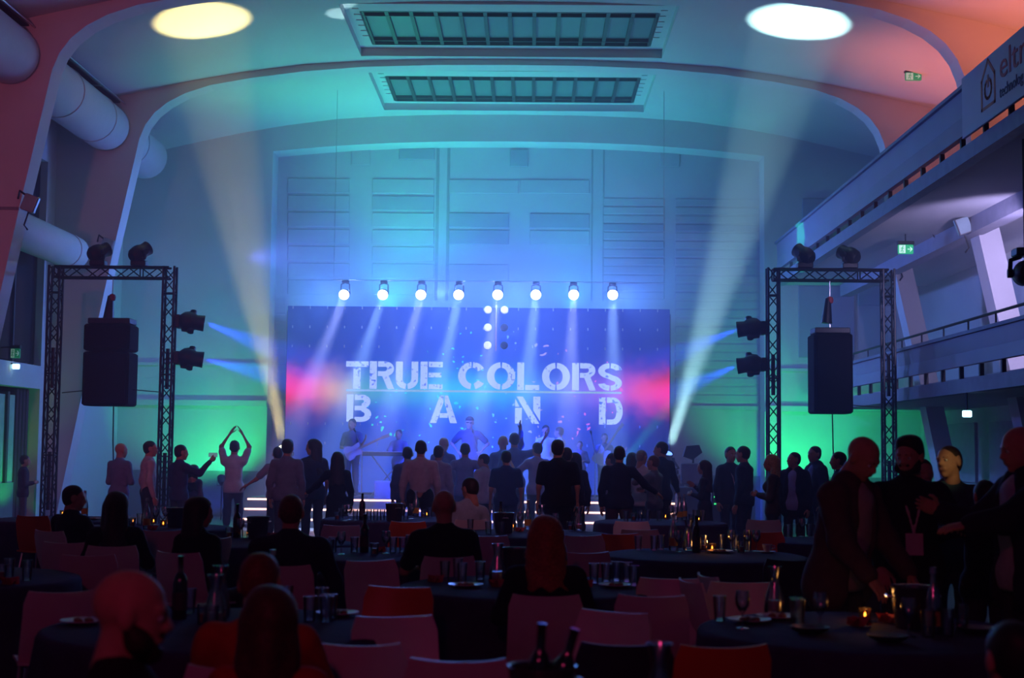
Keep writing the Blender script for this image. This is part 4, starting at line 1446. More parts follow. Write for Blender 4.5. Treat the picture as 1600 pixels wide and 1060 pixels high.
def p_dish():
    t = thing('dark_bowl', 'x', 'bowl')
    MB().lathe([(0, 0), (.05, 0), (.09, .02), (.1, .035), (.096, .035), (.06, .012), (0, .01)], 22).build('bowl_body', mat('black_china', (.015, .015, .02), .3), t, smooth=True)
    return t


MAKE = dict(t=p_tumbler, j=p_juice, w=p_wine, c=p_carafe, a=p_water, b=p_bottle, d=p_wbottle, k=p_bucket, p=p_plate, u=p_cup, l=p_tea, n=p_nap, o=p_dish)
LAB = dict(t='clear tumbler', j='orange juice glass', w='stemmed wine glass', c='orange juice carafe', a='waisted water carafe', b='yellow-labelled clear bottle',
           d='dark wine bottle', k='metal ice bucket', p='leftover-strewn white plate', u='white coffee cup on saucer', l='lit amber tealight', n='crumpled red napkin', o='flat black bowl')
ITEM = {}
PLACED = {}


RAD = dict(t=.04, j=.04, w=.041, c=.064, a=.06, b=.043, d=.041, k=.142, p=.119, u=.078, l=.037, n=.078, o=.103)
WANT = {}


def put(kind, tk, px, py):
    """ask for one piece of tableware on table tk where its foot shows at px, py"""
    x, Y, r, where = TABLES[tk]
    Yi = (CAMZ - TABLE_H) * FPX / max(py - 700 - (px - 800) * 0.0105 * 1.0, 40)
    q = P(px, py, Yi)
    WANT.setdefault(tk, []).append([kind, px, py, q.x - x, Yi - Y])


def settle(tk):
    """nudge the pieces of one table apart so that none stand inside each other, then set them down"""
    x, Y, r, where = TABLES[tk]
    L = WANT[tk]
    for it in range(220):
        moved = False
        for i in range(len(L)):
            ri = RAD[L[i][0]]
            d = math.hypot(L[i][3], L[i][4])
            if d > r - .03 - ri:
                k = (r - .03 - ri) / d
                L[i][3] *= k
                L[i][4] *= k
            for j in range(i):
                dx, dy = L[i][3] - L[j][3], L[i][4] - L[j][4]
                d = math.hypot(dx, dy)
                need = (ri + RAD[L[j][0]]) * 1.03
                if d < need:
                    moved = True
                    if d < 1e-4:
                        dx, dy, d = .3, 1.0, 1.0
                    e = (need - d) * .52 / d
                    L[i][3] += dx * e
                    L[i][4] += dy * e
                    L[j][3] -= dx * e
                    L[j][4] -= dy * e
        if not moved:
            break
    for kind, px, py, dx, dy in L:
        loc = (x + dx, Y + dy, TABLE_H)
        if kind not in ITEM:
            o = MAKE[kind]()
            o.location = loc
            ITEM[kind] = o
        else:
            o = dup(ITEM[kind], loc, (px * .7) % 6)
        o['label'] = LAB[kind] + ' on the table ' + where
        o['group'] = LAB[kind] + ' set on the table ' + where
        if kind == 'l' and tk in 'AF':             # the candle's own small light
            point('candle_light', (loc[0], loc[1], loc[2] + .085), (1.0, .42, .1), .5, .01)
        PLACED.setdefault((kind, tk), []).append((dx / (Y + dy) + x / (Y + dy), py, o))


for kind, tk, px, py in (
    # lower right
    ('t', 'A', 1122, 965), ('t', 'A', 1237, 968), ('t', 'A', 1248, 972), ('c', 'A', 1190, 952), ('p', 'A', 1155, 966), ('p', 'A', 1205, 965), ('w', 'A', 1160, 978), ('w', 'A', 1282, 980), ('o', 'A', 1265, 985), ('o', 'A', 1388, 998),
    ('l', 'A', 1366, 968), ('n', 'A', 1345, 974), ('n', 'A', 1400, 972), ('k', 'A', 1395, 972), ('t', 'A', 1425, 968), ('b', 'A', 1459, 985), ('t', 'A', 1450, 990), ('t', 'A', 1480, 988), ('t', 'A', 1505, 980), ('o', 'A', 1525, 985), ('w', 'A', 1420, 990),
    # lower left
    ('d', 'B', 280, 965), ('t', 'B', 296, 955), ('a', 'B', 343, 962), ('j', 'B', 318, 972), ('t', 'B', 330, 985), ('p', 'B', 570, 957), ('t', 'B', 526, 962), ('t', 'B', 505, 968), ('t', 'B', 488, 968), ('t', 'B', 522, 950), ('t', 'B', 465, 945), ('p', 'B', 130, 972), ('c', 'B', 335, 978), ('b', 'B', 450, 940),
    # cut off at left
    ('t', 'C', 14, 902), ('t', 'C', 42, 905), ('n', 'C', 38, 915), ('j', 'C', 2, 905),
    # middle
    ('t', 'D', 695, 905), ('t', 'D', 715, 900), ('t', 'D', 750, 905), ('t', 'D', 722, 908), ('c', 'D', 777, 908), ('n', 'D', 680, 908), ('p', 'D', 735, 915), ('n', 'D', 770, 915), ('t', 'D', 930, 908), ('t', 'D', 945, 908), ('t', 'D', 968, 905), ('t', 'D', 986, 905), ('p', 'D', 950, 915), ('n', 'D', 925, 915), ('b', 'D', 888, 895), ('w', 'D', 800, 900), ('t', 'D', 990, 912), ('k', 'D', 805, 902),
    # left of centre
    ('d', 'E', 574, 862), ('t', 'E', 520, 862), ('t', 'E', 515, 866), ('w', 'E', 533, 865), ('t', 'E', 608, 862), ('t', 'E', 626, 862), ('w', 'E', 603, 864), ('n', 'E', 588, 862), ('j', 'E', 585, 866), ('t', 'E', 562, 862), ('t', 'E', 640, 858), ('p', 'E', 660, 868),
    # coffee-cup table
    ('t', 'F', 997, 858), ('t', 'F', 1022, 858), ('t', 'F', 1033, 857), ('b', 'F', 1052, 858), ('a', 'F', 1076, 858), ('d', 'F', 1088, 862), ('j', 'F', 1100, 860), ('t', 'F', 1102, 857), ('w', 'F', 1060, 861), ('t', 'F', 1127, 856), ('w', 'F', 1143, 860), ('j', 'F', 1158, 862), ('t', 'F', 1159, 855), ('w', 'F', 1168, 860), ('w', 'F', 1181, 860), ('t', 'F', 1194, 855), ('u', 'F', 1199, 862), ('p', 'F', 1125, 862), ('l', 'F', 1112, 860),
    # beside jacket man
    ('t', 'G', 1240, 834), ('t', 'G', 1247, 833), ('t', 'G', 1232, 835), ('w', 'G', 1228, 834), ('n', 'G', 1150, 836), ('t', 'G', 1222, 836),
    # middle, far
    ('c', 'H', 912, 828), ('t', 'H', 784, 834), ('t', 'H', 763, 833), ('k', 'H', 787, 832), ('d', 'H', 782, 830), ('b', 'H', 828, 826), ('a', 'H', 846, 822), ('n', 'H', 812, 830), ('l', 'H', 835, 824), ('j', 'H', 892, 828), ('t', 'H', 800, 829), ('t', 'H', 735, 829), ('w', 'H', 815, 826), ('n', 'H', 730, 832), ('l', 'H', 790, 822), ('w', 'H', 868, 828),
    # far right of centre
    ('t', 'I', 978, 814), ('j', 'I', 990, 813), ('t', 'I', 1000, 813), ('t', 'I', 1012, 812), ('b', 'I', 1062, 812), ('b', 'I', 1078, 810), ('j', 'I', 1080, 815), ('t', 'I', 1098, 811), ('t', 'I', 1107, 812), ('l', 'I', 1040, 810), ('w', 'I', 1048, 812), ('t', 'I', 1030, 813), ('l', 'I', 1092, 814), ('w', 'I', 1055, 815),
    # left
    ('b', 'J', 229, 826), ('t', 'J', 218, 820), ('w', 'J', 243, 820), ('l', 'J', 240, 818), ('k', 'J', 275, 824), ('l', 'J', 255, 822), ('n', 'J', 238, 828), ('w', 'J', 258, 818), ('j', 'J', 206, 824), ('l', 'J', 208, 818), ('t', 'J', 287, 822),
    ('b', 'N', 132, 808), ('l', 'N', 101, 798), ('p', 'N', 142, 812), ('t', 'N', 120, 812),
    ('d', 'K', 348, 832), ('l', 'K', 337, 828), ('t', 'K', 355, 832), ('j', 'K', 336, 834), ('n', 'K', 375, 830), ('t', 'K', 381, 832), ('l', 'K', 380, 836), ('w', 'K', 362, 838), ('k', 'K', 344, 824),
    ('k', 'L', 616, 814), ('b', 'L', 650, 806), ('j', 'L', 663, 808), ('t', 'L', 670, 808), ('l', 'L', 676, 806), ('w', 'L', 643, 810), ('t', 'L', 595, 812), ('t', 'L', 585, 812), ('t', 'L', 575, 812), ('t', 'L', 560, 812), ('w', 'L', 545, 812), ('t', 'L', 533, 810), ('j', 'L', 527, 812), ('d', 'L', 566, 812), ('t', 'L', 634, 812), ('w', 'L', 520, 814),
):
    put(kind, tk, px, py)
for tk in list(WANT):
    settle(tk)
NUM = ['zero', 'one', 'two', 'three', 'four', 'five', 'six', 'seven', 'eight', 'nine', 'ten']
NTH = ['leftmost', 'second from left', 'third from left', 'fourth from left', 'fifth from left', 'sixth from left', 'seventh from left', 'eighth from left', 'ninth from left']
for (kind, tk), lst in PLACED.items():         # say which one of its kind on that table
    if len(lst) > 1:
        lst.sort(key=lambda q: (q[0], q[1]))
        for q, (_, _, o) in enumerate(lst):
            nth = ('left' if q == 0 else 'right') if len(lst) == 2 else ('rightmost' if q == len(lst) - 1 else NTH[q])
            o['label'] = '%s, %s of %s, on the table %s' % (LAB[kind], nth, NUM[len(lst)], TABLES[tk][3])
# ice bucket with bottles on a stand in the foreground
p = P(847, 1040, 4.6)
st = thing('bucket_stand', 'slim metal stand holding the ice bucket at the bottom edge', 'stand', (p.x, 4.6, 0))
zb = p.z - .215
MB().cyl((0, 0, .02), (0, 0, zb - .01), .015, n=10).build('column', M_steel, st, smooth=True)
MB().lathe([(0, 0), (.15, 0), (.15, .012), (.02, .03), (0, .03)], 20).build('foot', M_steel, st, smooth=True)
MB().lathe([(0, zb - .012), (.085, zb - .012), (.085, zb), (0, zb)], 20).build('tray', M_steel, st, smooth=True)
o = dup(ITEM['k'], (p.x, 4.6, zb), 0.4, 'metal ice bucket with two bottle necks at the bottom edge', 'ice bucket at the bottom edge')
for dx, dy, ang, lab in ((-.0, .02, .06, 'dark bottle neck upright in the foreground ice bucket'), (.035, -.01, .28, 'dark bottle leaning in the foreground ice bucket')):
    b_ = dup(ITEM['d'], (p.x + dx - .02, 4.6 + dy, zb + .02), 0, lab, 'bottles in the foreground ice bucket')
    b_.rotation_euler = (0, ang, 0)
# wide glass on a small stand at bottom right of centre
p = P(1030, 1012, 4.7)
o = dup(ITEM['a'], (p.x, 4.7, 0.75), 0, 'wide rimmed empty glass carafe at the bottom edge', 'glass carafe at the bottom edge')
sd_ = thing('side_table', 'small dark side table under the glass at the bottom edge', 'table', (p.x, 4.7, 0))
MB().lathe([(0, .73), (.17, .73), (.17, .75), (0, .75)], 20).build('tabletop', M_black, sd_)
MB().cyl((0, 0, .02), (0, 0, .73), .02, n=10).build('column', M_black, sd_)
MB().lathe([(0, 0), (.14, 0), (.14, .015), (0, .03)], 20).build('foot', M_black, sd_)

# ------------------------------------------------------------------ people: bodies grown as one smooth surface
def nets(lo, hi, h, fn):
    """surface of a distance field: returns vertices and quads"""
    lo = np.array(lo, float)
    n = np.maximum(np.ceil((np.array(hi, float) - lo) / h).astype(int) + 1, 4)
    ax = [lo[i] + h * np.arange(n[i]) for i in range(3)]
    V = fn(ax)
    S = V < 0
    nx, ny, nz = n - 1
    cnt = np.zeros((nx, ny, nz))
    acc = np.zeros((nx, ny, nz, 3))
    offs = [(0, 0, 0), (1, 0, 0), (0, 1, 0), (1, 1, 0), (0, 0, 1), (1, 0, 1), (0, 1, 1), (1, 1, 1)]
    edges = [(0, 1), (2, 3), (4, 5), (6, 7), (0, 2), (1, 3), (4, 6), (5, 7), (0, 4), (1, 5), (2, 6), (3, 7)]
    def cor(A, o):
        return A[o[0]:o[0] + nx, o[1]:o[1] + ny, o[2]:o[2] + nz]
    for a, b_ in edges:
        oa, ob = offs[a], offs[b_]
        va, vb = cor(V, oa), cor(V, ob)
        m = cor(S, oa) != cor(S, ob)
        if not m.any():
            continue
        t = va[m] / (va[m] - vb[m])
        cnt[m] += 1
        pa, pb = np.array(oa, float), np.array(ob, float)
        acc[m] += pa + t[:, None] * (pb - pa)
    act = cnt > 0
    idx = -np.ones((nx, ny, nz), int)
    idx[act] = np.arange(act.sum())
    ii = np.argwhere(act)
    verts = lo + h * (ii + acc[act] / cnt[act][:, None])
    quads = []
    for d in range(3):
        e1, e2 = (d + 1) % 3, (d + 2) % 3
        s0 = [slice(None)] * 3
        s1 = [slice(None)] * 3
        s0[d] = slice(0, -1)
        s1[d] = slice(1, None)
        A, B = S[tuple(s0)], S[tuple(s1)]
        ch = np.argwhere(A != B)
        if len(ch) == 0:
            continue
        ok = (ch[:, e1] > 0) & (ch[:, e2] > 0) & (ch[:, e1] < n[e1] - 1) & (ch[:, e2] < n[e2] - 1)
        ch = ch[ok]
        q = []
        for o1, o2 in ((0, 0), (-1, 0), (-1, -1), (0, -1)):
            c = ch.copy()
            c[:, e1] += o1
            c[:, e2] += o2
            q.append(idx[c[:, 0], c[:, 1], c[:, 2]])
        q = np.stack(q, 1)
        fl_ = A[ch[:, 0], ch[:, 1], ch[:, 2]]
        q[~fl_] = q[~fl_][:, ::-1]
        quads.append(q)
    return verts, (np.concatenate(quads) if quads else np.zeros((0, 4), int))


def field(prims, infl=0.0, k=0.03, folds=0.0, cut=None, seed=0.0):
    """prims: (a, b, ra, rb, scale, sign) tapered capsules, blended smoothly"""
    def fn(ax):
        X, Y, Z = np.meshgrid(*ax, indexing='ij')
        D = np.full(X.shape, 1.0)
        h = ax[0][1] - ax[0][0]
        for pr in prims:
            a, b_, ra, rb, sc = pr[:5]
            sign = pr[5] if len(pr) > 5 else 1
            a, b_ = np.array(a, float), np.array(b_, float)
            sc = np.array(sc if sc else (1, 1, 1), float)
            R = max(ra, rb) + infl + k + 2.5 * h
            lo, hi = np.minimum(a, b_) - R / np.minimum(sc, 1), np.maximum(a, b_) + R / np.minimum(sc, 1)
            sl = []
            for i in range(3):
                i0 = np.searchsorted(ax[i], lo[i])
                i1 = np.searchsorted(ax[i], hi[i])
                sl.append(slice(max(i0 - 1, 0), min(i1 + 1, len(ax[i]))))
            sl = tuple(sl)
            x, y, z = X[sl], Y[sl], Z[sl]
            if x.size == 0:
                continue
            px, py, pz = (x - a[0]) * sc[0], (y - a[1]) * sc[1], (z - a[2]) * sc[2]
            d = (b_ - a) * sc
            L = float(d @ d)
            t = np.clip((px * d[0] + py * d[1] + pz * d[2]) / L, 0, 1) if L > 1e-9 else 0.0
            dist = np.sqrt((px - t * d[0]) ** 2 + (py - t * d[1]) ** 2 + (pz - t * d[2]) ** 2) - (ra + (rb - ra) * t) - infl
            if sc.max() > 1.001:
                dist = dist / (0.5 + 0.5 * sc.max())
            E = D[sl]
            if sign > 0:
                hh = np.maximum(k - np.abs(E - dist), 0) / k
                D[sl] = np.minimum(E, dist) - hh * hh * k * 0.25
            else:
                hh = np.maximum(k * 0.5 - np.abs(E + dist), 0) / (k * 0.5)
                D[sl] = np.maximum(E, -dist) + hh * hh * k * 0.125
        if folds:
            D = D + folds * (np.sin(31 * X + 9 * Z + seed) * np.sin(17 * Z + 13 * Y + seed * 2) + 0.6 * np.sin(43 * Z + 23 * X - 11 * Y + seed))
        if cut is not None:
            D = np.maximum(D, cut(X, Y, Z))
        return D
    return fn


def bounds(prims, pad):
    lo = np.full(3, 9e9)
    hi = -lo
    for pr in prims:
        if len(pr) > 5 and pr[5] < 0:
            continue
        r = max(pr[2], pr[3]) + pad
        lo = np.minimum(lo, np.minimum(pr[0], pr[1]) - r)
        hi = np.maximum(hi, np.maximum(pr[0], pr[1]) + r)
    return lo, hi


def grow(prims, h, infl=0.0, k=0.03, folds=0.0, cut=None, seed=0.0):
    lo, hi = bounds(prims, infl + 2.2 * h + folds)
    return nets(lo, hi, h, field(prims, infl, k, folds, cut, seed))


def np_mesh(name, parts, m, parent=None):
    vs, fs, o = [], [], 0
    for v, f in parts:
        vs.append(v)
        fs.append(f + o)
        o += len(v)
    v = np.concatenate(vs)
    f = np.concatenate(fs)
    me = bpy.data.meshes.new(name)
    me.vertices.add(len(v))
    me.vertices.foreach_set('co', v.astype(np.float32).ravel())
    me.loops.add(len(f) * 4)
    me.loops.foreach_set('vertex_index', f.astype(np.int32).ravel())
    me.polygons.add(len(f))
    me.polygons.foreach_set('loop_start', (np.arange(len(f)) * 4).astype(np.int32))
    me.polygons.foreach_set('use_smooth', np.ones(len(f), bool))
    me.update(calc_edges=True)
    me.validate()
    me.materials.append(m)
    ob = bpy.data.objects.new(name, me)
    COL.objects.link(ob)
    if parent:
        ob.parent = parent
    return ob


def ell(c, r):
    """ellipsoid as a scaled point capsule"""
    rm = min(r)
    return (c, c, rm, rm, tuple(rm / q for q in r))


def ellf(c, r):
    rm = max(r)
    return (c, c, rm, rm, tuple(rm / q for q in r))


HEADP = [ellf((0, -.012, .03), (.077, .098, .088)), ellf((0, .022, -.03), (.063, .070, .085)),
         ((0, .035, -.065), (0, .062, -.098), .042, .02, None), ((0, .082, .012), (0, .104, -.026), .008, .013, None),
         ((-.012, .094, -.03), (.012, .094, -.03), .009, .009, None),
         ((-.034, .078, .02), (.034, .078, .02), .012, .012, None),
         ellf((.079, -.008, -.008), (.011, .021, .033)), ellf((-.079, -.008, -.008), (.011, .021, .033)),
         ((-.016, .085, -.062), (.016, .085, -.062), .009, .009, None),
         ((0, -.02, -.05), (0, -.035, -.17), .054, .058, None)]
SOCK = [(c, c, .012, .012, None, -1) for c in ((.031, .1, .0), (-.031, .1, .0))]
HEADF = [ellf((0, -.012, .03), (.074, .094, .087)), ellf((0, .022, -.03), (.058, .066, .083)),
         ((0, .035, -.065), (0, .058, -.095), .037, .016, None), ((0, .080, .008), (0, .098, -.026), .007, .011, None),
         ((-.03, .076, .02), (.03, .076, .02), .010, .010, None),
         ((-.014, .083, -.06), (.014, .083, -.06), .009, .009, None),
         ((0, -.02, -.05), (0, -.03, -.17), .046, .050, None)]


def face_cut(y0, z0, slope):
    """keep what lies behind and above the hairline"""
    return lambda X, Y, Z: (Y - y0) - (Z - z0) * slope


def hairline(y0, sl):
    """hair kept above the brow line, round the ears and down to the nape"""
    return lambda X, Y, Z: np.minimum(np.maximum(Y + .012, -.082 - Z), np.maximum((Y - y0) - (Z - .065) * sl, .012 - Z))


HAIR = {
    'short': ([ellf((0, -.018, .034), (.081, .102, .094)), ellf((0, -.045, -.012), (.068, .064, .072))], hairline(.065, .9), .004),
    'crop': ([ellf((0, -.016, .032), (.0792, .0998, .0905)), ellf((0, -.045, -.012), (.066, .060, .07))], hairline(.06, .9), .001),
    'thick': ([ellf((0, -.02, .04), (.085, .107, .097)), ellf((0, .03, .1), (.055, .045, .03)), ellf((0, -.05, -.012), (.07, .066, .074))], hairline(.07, .9), .006),
    'bob': ([ellf((0, -.02, .03), (.098, .115, .1)), ((.05, -.05, -.02), (.06, -.04, -.17), .055, .05, None), ((-.05, -.05, -.02), (-.06, -.04, -.17), .055, .05, None), ((0, -.08, 0), (0, -.075, -.17), .06, .06, None)], lambda X, Y, Z: (Y - .045) - np.maximum(Z - .05, 0) * 1.3, .006),
    'long': ([ellf((0, -.02, .032), (.096, .113, .1)), ((.055, -.05, 0), (.085, -.06, -.40), .05, .05, None), ((-.055, -.05, 0), (-.085, -.06, -.40), .05, .05, None), ((0, -.085, 0), (0, -.105, -.42), .062, .058, None), ((.045, -.08, -.2), (.05, -.105, -.42), .05, .05, None), ((-.045, -.08, -.2), (-.05, -.105, -.42), .05, .05, None)], lambda X, Y, Z: np.maximum((Y - .042) - np.maximum(Z - .05, 0) * 1.3, -.40 - .02 * np.sin(60 * X) - Z), .006),
    'bun': ([ellf((0, -.018, .034), (.084, .103, .096)), ellf((0, -.11, .07), (.05, .045, .045))], lambda X, Y, Z: (Y - .055) - (Z - .06) * 1.2, .004),
}
CACHE = {}


def head_parts(female, h):
    key = ('head', female, round(h, 4))
    if key not in CACHE:
        CACHE[key] = grow((HEADF if female else HEADP) + SOCK, h, 0, .02)
    return CACHE[key]


def hair_parts(style, h):
    key = ('hair', style, round(h, 4))
    if key not in CACHE:
        pr, cut, f = HAIR[style]
        CACHE[key] = grow(pr, h, 0, .03, f * 0.6, cut)
    return CACHE[key]


def hand_parts(curl, h, side):
    """hand in its own frame: +X along the fingers, +Z out of the back of the hand, thumb on the +Y*side edge"""
    key = ('hand', curl, round(h, 4), side)
    if key in CACHE:
        return CACHE[key]
    pr = [((0.0, 0, 0), (.05, .0, 0), .024, .027, (1, .8, 1.5)), ((.03, .022, 0), (.078, .027, 0), .02, .014, (1, 1, 1.25)), ((.03, -.022, 0), (.072, -.03, 0), .02, .013, (1, 1, 1.25)), ((.05, 0, 0), (.08, 0, 0), .02, .015, (1, 1, 1.25)), ((-.03, 0, 0), (.02, 0, 0), .024, .025, None)]
    for y, L, sp in ((.029, .072, .05), (.010, .082, .01), (-.009, .076, -.03), (-.027, .06, -.09)):
        p = np.array([.078 - abs(y) * .2, y, 0.0])
        ang = 0.0
        for seg, fr in enumerate((.45, .32, .23)):
            ang += curl * (0.9 if seg == 0 else 1.0)
            q = p + L * fr * np.array([math.cos(ang), sp * math.cos(ang), -math.sin(ang)])
            pr.append((tuple(p), tuple(q), .0095 - .0012 * seg, .0088 - .0012 * seg, None))
            p = q
    t0 = np.array([.015, .026, -.006])
    t1 = t0 + np.array([.032, .028, -.012])
    t2 = t1 + np.array([.03, .012 - curl * .012, -.008 - curl * .012])
    t3 = t2 + np.array([.022, .0 - curl * .01, -.004 - curl * .01])
    for a, b_, r in ((t0, t1, .0135), (t1, t2, .0115), (t2, t3, .0095)):
        pr.append((tuple(a), tuple(b_), r, r * .92, None))
    v, f = grow(pr, h, 0, .006)
    if side < 0:
        v = v * np.array([1, -1, 1])
        f = f[:, ::-1]
    CACHE[key] = (v, f)
    return CACHE[key]


ARMS = {  # elbow and wrist from the shoulder; x is outwards, y forwards
    'down': ((.06, -.03, -.285), (.07, .04, -.525)),
    'back': ((.09, -.1, -.26), (.0, -.18, -.45)),
    'front': ((.06, .03, -.28), (-.08, .22, -.24)),
    'drink': ((.06, .02, -.28), (-.02, .23, -.10)),
    'fold': ((.08, .06, -.27), (-.16, .2, -.2)),
    'hips': ((.2, -.08, -.2), (.05, .03, -.38)),
    'clap': ((.08, .09, .26), (-.065, .14, .50)),
    'phone': ((.06, .24, -.1), (.1, .42, .1)),
    'raise': ((.16, .12, .2), (.16, .14, .45)),
    'wave': ((.2, .05, -.18), (.3, .16, .06)),
    'reach': ((.05, .24, -.15), (.03, .46, -.18)),
    'point': ((.1, .2, -.16), (.2, .42, -.22)),
    'out': ((.18, .08, -.2), (.34, .22, -.32)),
    'table': ((.09, .12, -.25), (-.04, .33, -.24)),
    'lap': ((.07, .06, -.27), (-.03, .26, -.36)),
    'guitar_l': ((.1, .1, -.25), (.28, .27, -.1)),
    'guitar_r': ((.1, .0, -.28), (-.08, .2, -.3)),
    'hug': ((.08, .24, -.08), (-.12, .42, -.02)),
    'low': ((.05, .1, -.27), (.03, .27, -.46)),
}


def skin_mat():
    return mat('skin', (0.50, 0.26, 0.17), 0.55, var=0.06, scale=30, spec=0.25)


M_shoe = mat('dark_shoe', (0.02, 0.018, 0.018), 0.4)
EYEW = mat('eye_white', (0.7, 0.68, 0.66), 0.2)
EYED = mat('eye_dark', (0.02, 0.015, 0.01), 0.15)


def person(label, px, py, Y, facing=180, top='shirt', topc=(.1, .1, .12), bottom=(.03, .03, .045), hair='short', hairc=(.03, .02, .015), female=False, arms=('down', 'down'),
           sit=False, lean=0, side=0, head=(0, 0, 0), girth=1.0, floor=0.0, h=0.024, sleeves='long', group=None, extra=None, height=None, beard=None, name='person', curl=(.25, .25), eyes=False, hair_long=1.0, jacket=None, jacketc=None, width=1.0):
    """px, py: where the top of the head shows; facing in degrees, 0 = away from the viewer, 180 = towards"""
    p = P(px, py, Y)
    H = (p.z - floor)
    s = H / 1.75 if not sit else (height or 1.75) / 1.75
    hh = 0.011 if h > 0.02 else 0.0065
    lean_r, side_r = math.radians(lean), math.radians(side)
    if sit:
        hipz = 0.55 / s
    else:
        hipz = 0.93
    hip = np.array([0, 0, hipz])
    u = np.array([math.sin(side_r), math.sin(lean_r), math.cos(lean_r) * math.cos(side_r)])
    u /= np.linalg.norm(u)
    fw = np.array([0, math.cos(lean_r), -math.sin(lean_r)])
    rt = np.cross(fw, u)
    T = lambda x, y, z: hip + rt * x + fw * y + u * z       # torso frame, z from the hip
    g = girth * (0.9 if female else 1.0)
    w_ = width * (0.9 if female else 1.0)
    sz = 0.485
    shw = 0.175 * w_
    prims_t = [(T(-.06 * g, 0, .0), T(.06 * g, 0, .0), .118 * g, .118 * g, (1, 1.12, 1)),
               (T(0, .0, .04), T(0, .005, .22), .128 * g, .125 * g, (1, 1.22 / (0.6 + 0.4 * g), 1)),
               (T(0, .005, .22), T(0, .0, .40), .138 * g * (0.93 if female else 1), .150 * (0.4 * g + 0.6) * (0.88 if female else 1), (1, 1.32 / (0.6 + 0.4 * g), 1)),
               (T(-shw + .03, -.005, sz - .035), T(shw - .03, -.005, sz - .035), .06, .06, None),
               (T(0, -.015, .40), T(0, -.008, .535), .085, .05, None)]
    if female:
        prims_t += [(T(-.07, .075, .33), T(.07, .075, .33), .06, .06, None)]
    neck = [(T(0, -.008, .5), T(0, .012, .60), .058 if not female else .048, .052 if not female else .046, None)]
    legs, arms_p, feet, sleeves_p = [], [], [], []
    for sg in (-1, 1):
        hj = hip + np.array([sg * .09 * g, 0, -.02])
        if sit:
            kn = np.array([sg * .13, .43, hipz - .03])
            an = np.array([sg * .13, .46, .09])
        else:
            kn = np.array([sg * .105, .02, .5])
            an = np.array([sg * .115, -.015, .085])
        legs += [(hj, kn, .088 * g, .06, None), (kn, an, .06, .038, None), (kn + (an - kn) * .12 + np.array([0, -.015, 0]), kn + (an - kn) * .45 + np.array([0, -.012, 0]), .05, .052, None)]
        feet.append((an, sg))
    hands = []
    for i, sg in enumerate((-1, 1)):                    # left, right
        a = arms[i]
        el_, wr_ = (ARMS[a] if isinstance(a, str) else a)
        sh = T(sg * shw, -.005, sz - .035)
        if isinstance(a, str) and a in ('down', 'back', 'low') or sit is False and lean and a == 'low':
            e = sh + np.array([sg * el_[0], el_[1], el_[2]])
            wv = sh + np.array([sg * wr_[0], wr_[1], wr_[2]])
        else:
            e = sh + rt * (sg * el_[0]) + fw * el_[1] + u * el_[2]
            wv = sh + rt * (sg * wr_[0]) + fw * wr_[1] + u * wr_[2]
        arms_p += [(sh, e, .053 * (0.85 if female else 1) * (0.5 + 0.5 * g), .041, None), (e, wv, .042, .027, None)]
        if sleeves == 'long':
            sleeves_p += [(sh, e, .053 * (0.88 if female else 1) * (0.5 + 0.5 * g), .041, None), (e, e + (wv - e) * .95, .041, .029, None)]
        elif sleeves == 'short':
            sleeves_p += [(sh, sh + (e - sh) * .72, .056 * (0.9 if female else 1) * (0.5 + 0.5 * g), .052, None)]
        d = (wv - e) / np.linalg.norm(wv - e)
        back = np.array([sg * 1.0, 0.15, 0.25])          # back of the hand looks outwards
        if isinstance(a, str) and a in ('table', 'lap', 'reach', 'low', 'out', 'point'):
            back = np.array([sg * .25, 0.1, 1.0])
        zb = back - d * (back @ d)
        zb /= np.linalg.norm(zb)
        yb = np.cross(zb, d)
        # thumb edge should look forwards / up / inwards
        pref = np.array([-sg * .4, .8, .6])
        side_t = 1 if yb @ pref > 0 else -1
        hv, hf = hand_parts(curl[i], hh * 0.9 if h > 0.02 else 0.005, side_t)
        hv = wv + d * .02 + np.outer(hv[:, 0], d) + np.outer(hv[:, 1], yb) + np.outer(hv[:, 2], zb)
        hands.append((hv, hf))
    hc = T(0, .03, .695)
    yaw, pit, rol = [math.radians(a) for a in head]
    Rh = np.array(Matrix.Rotation(yaw, 3, 'Z') @ Matrix.Rotation(pit, 3, 'X') @ Matrix.Rotation(rol, 3, 'Y'))
    if abs(lean) > 1 and not sit:
        hc = hc + np.array([0, 0.02, 0])
    TH = lambda vf: (hc + (vf[0] * 1.07) @ Rh.T, vf[1])
    body = prims_t + neck + legs + arms_p
    parts = [grow(body, h, -.006, .04), TH(head_parts(female, hh))] + hands
    def fin(parts):
        return [(v * s, f) for v, f in parts]
    rz = math.radians(180 - facing) if False else math.radians(facing)
    root = np_mesh(name, fin(parts), skin_mat())
    top_z = (hc[2] + .125) * s
    z0 = floor
    if sit:
        z0 = p.z - top_z                                # seat height follows the photo
        z0 = max(min(z0, 0.03), -0.10) if floor == 0 else floor
    # head top should land on the asked spot
    ht = Matrix.Rotation(rz, 3, 'Z') @ Vector((hc[0] * s, hc[1] * s, 0))
    if not sit:
        sc_fix = (p.z - floor) / top_z
    else:
        sc_fix = p.z / top_z if 0.8 < p.z / top_z < 1.25 else 1.0
        z0 = 0.0
    root.scale = (sc_fix,) * 3
    root.location = (p.x - ht.x * sc_fix, Y - ht.y * sc_fix, z0)
    root.rotation_euler = (0, 0, rz)
    tag(root, label, 'person', group)
    sd = (px * 0.37) % 6
    fold = .003 if h > .02 else .0035
    # clothes
    mt = mat('cloth_%02d%02d%02d' % tuple(int(c * 99) for c in topc), topc, 0.85, var=0.1, scale=18, spec=0.15)
    mb_ = mat('cloth_%02d%02d%02d' % tuple(int(c * 99) for c in bottom), bottom, 0.85, var=0.1, scale=18, spec=0.15)
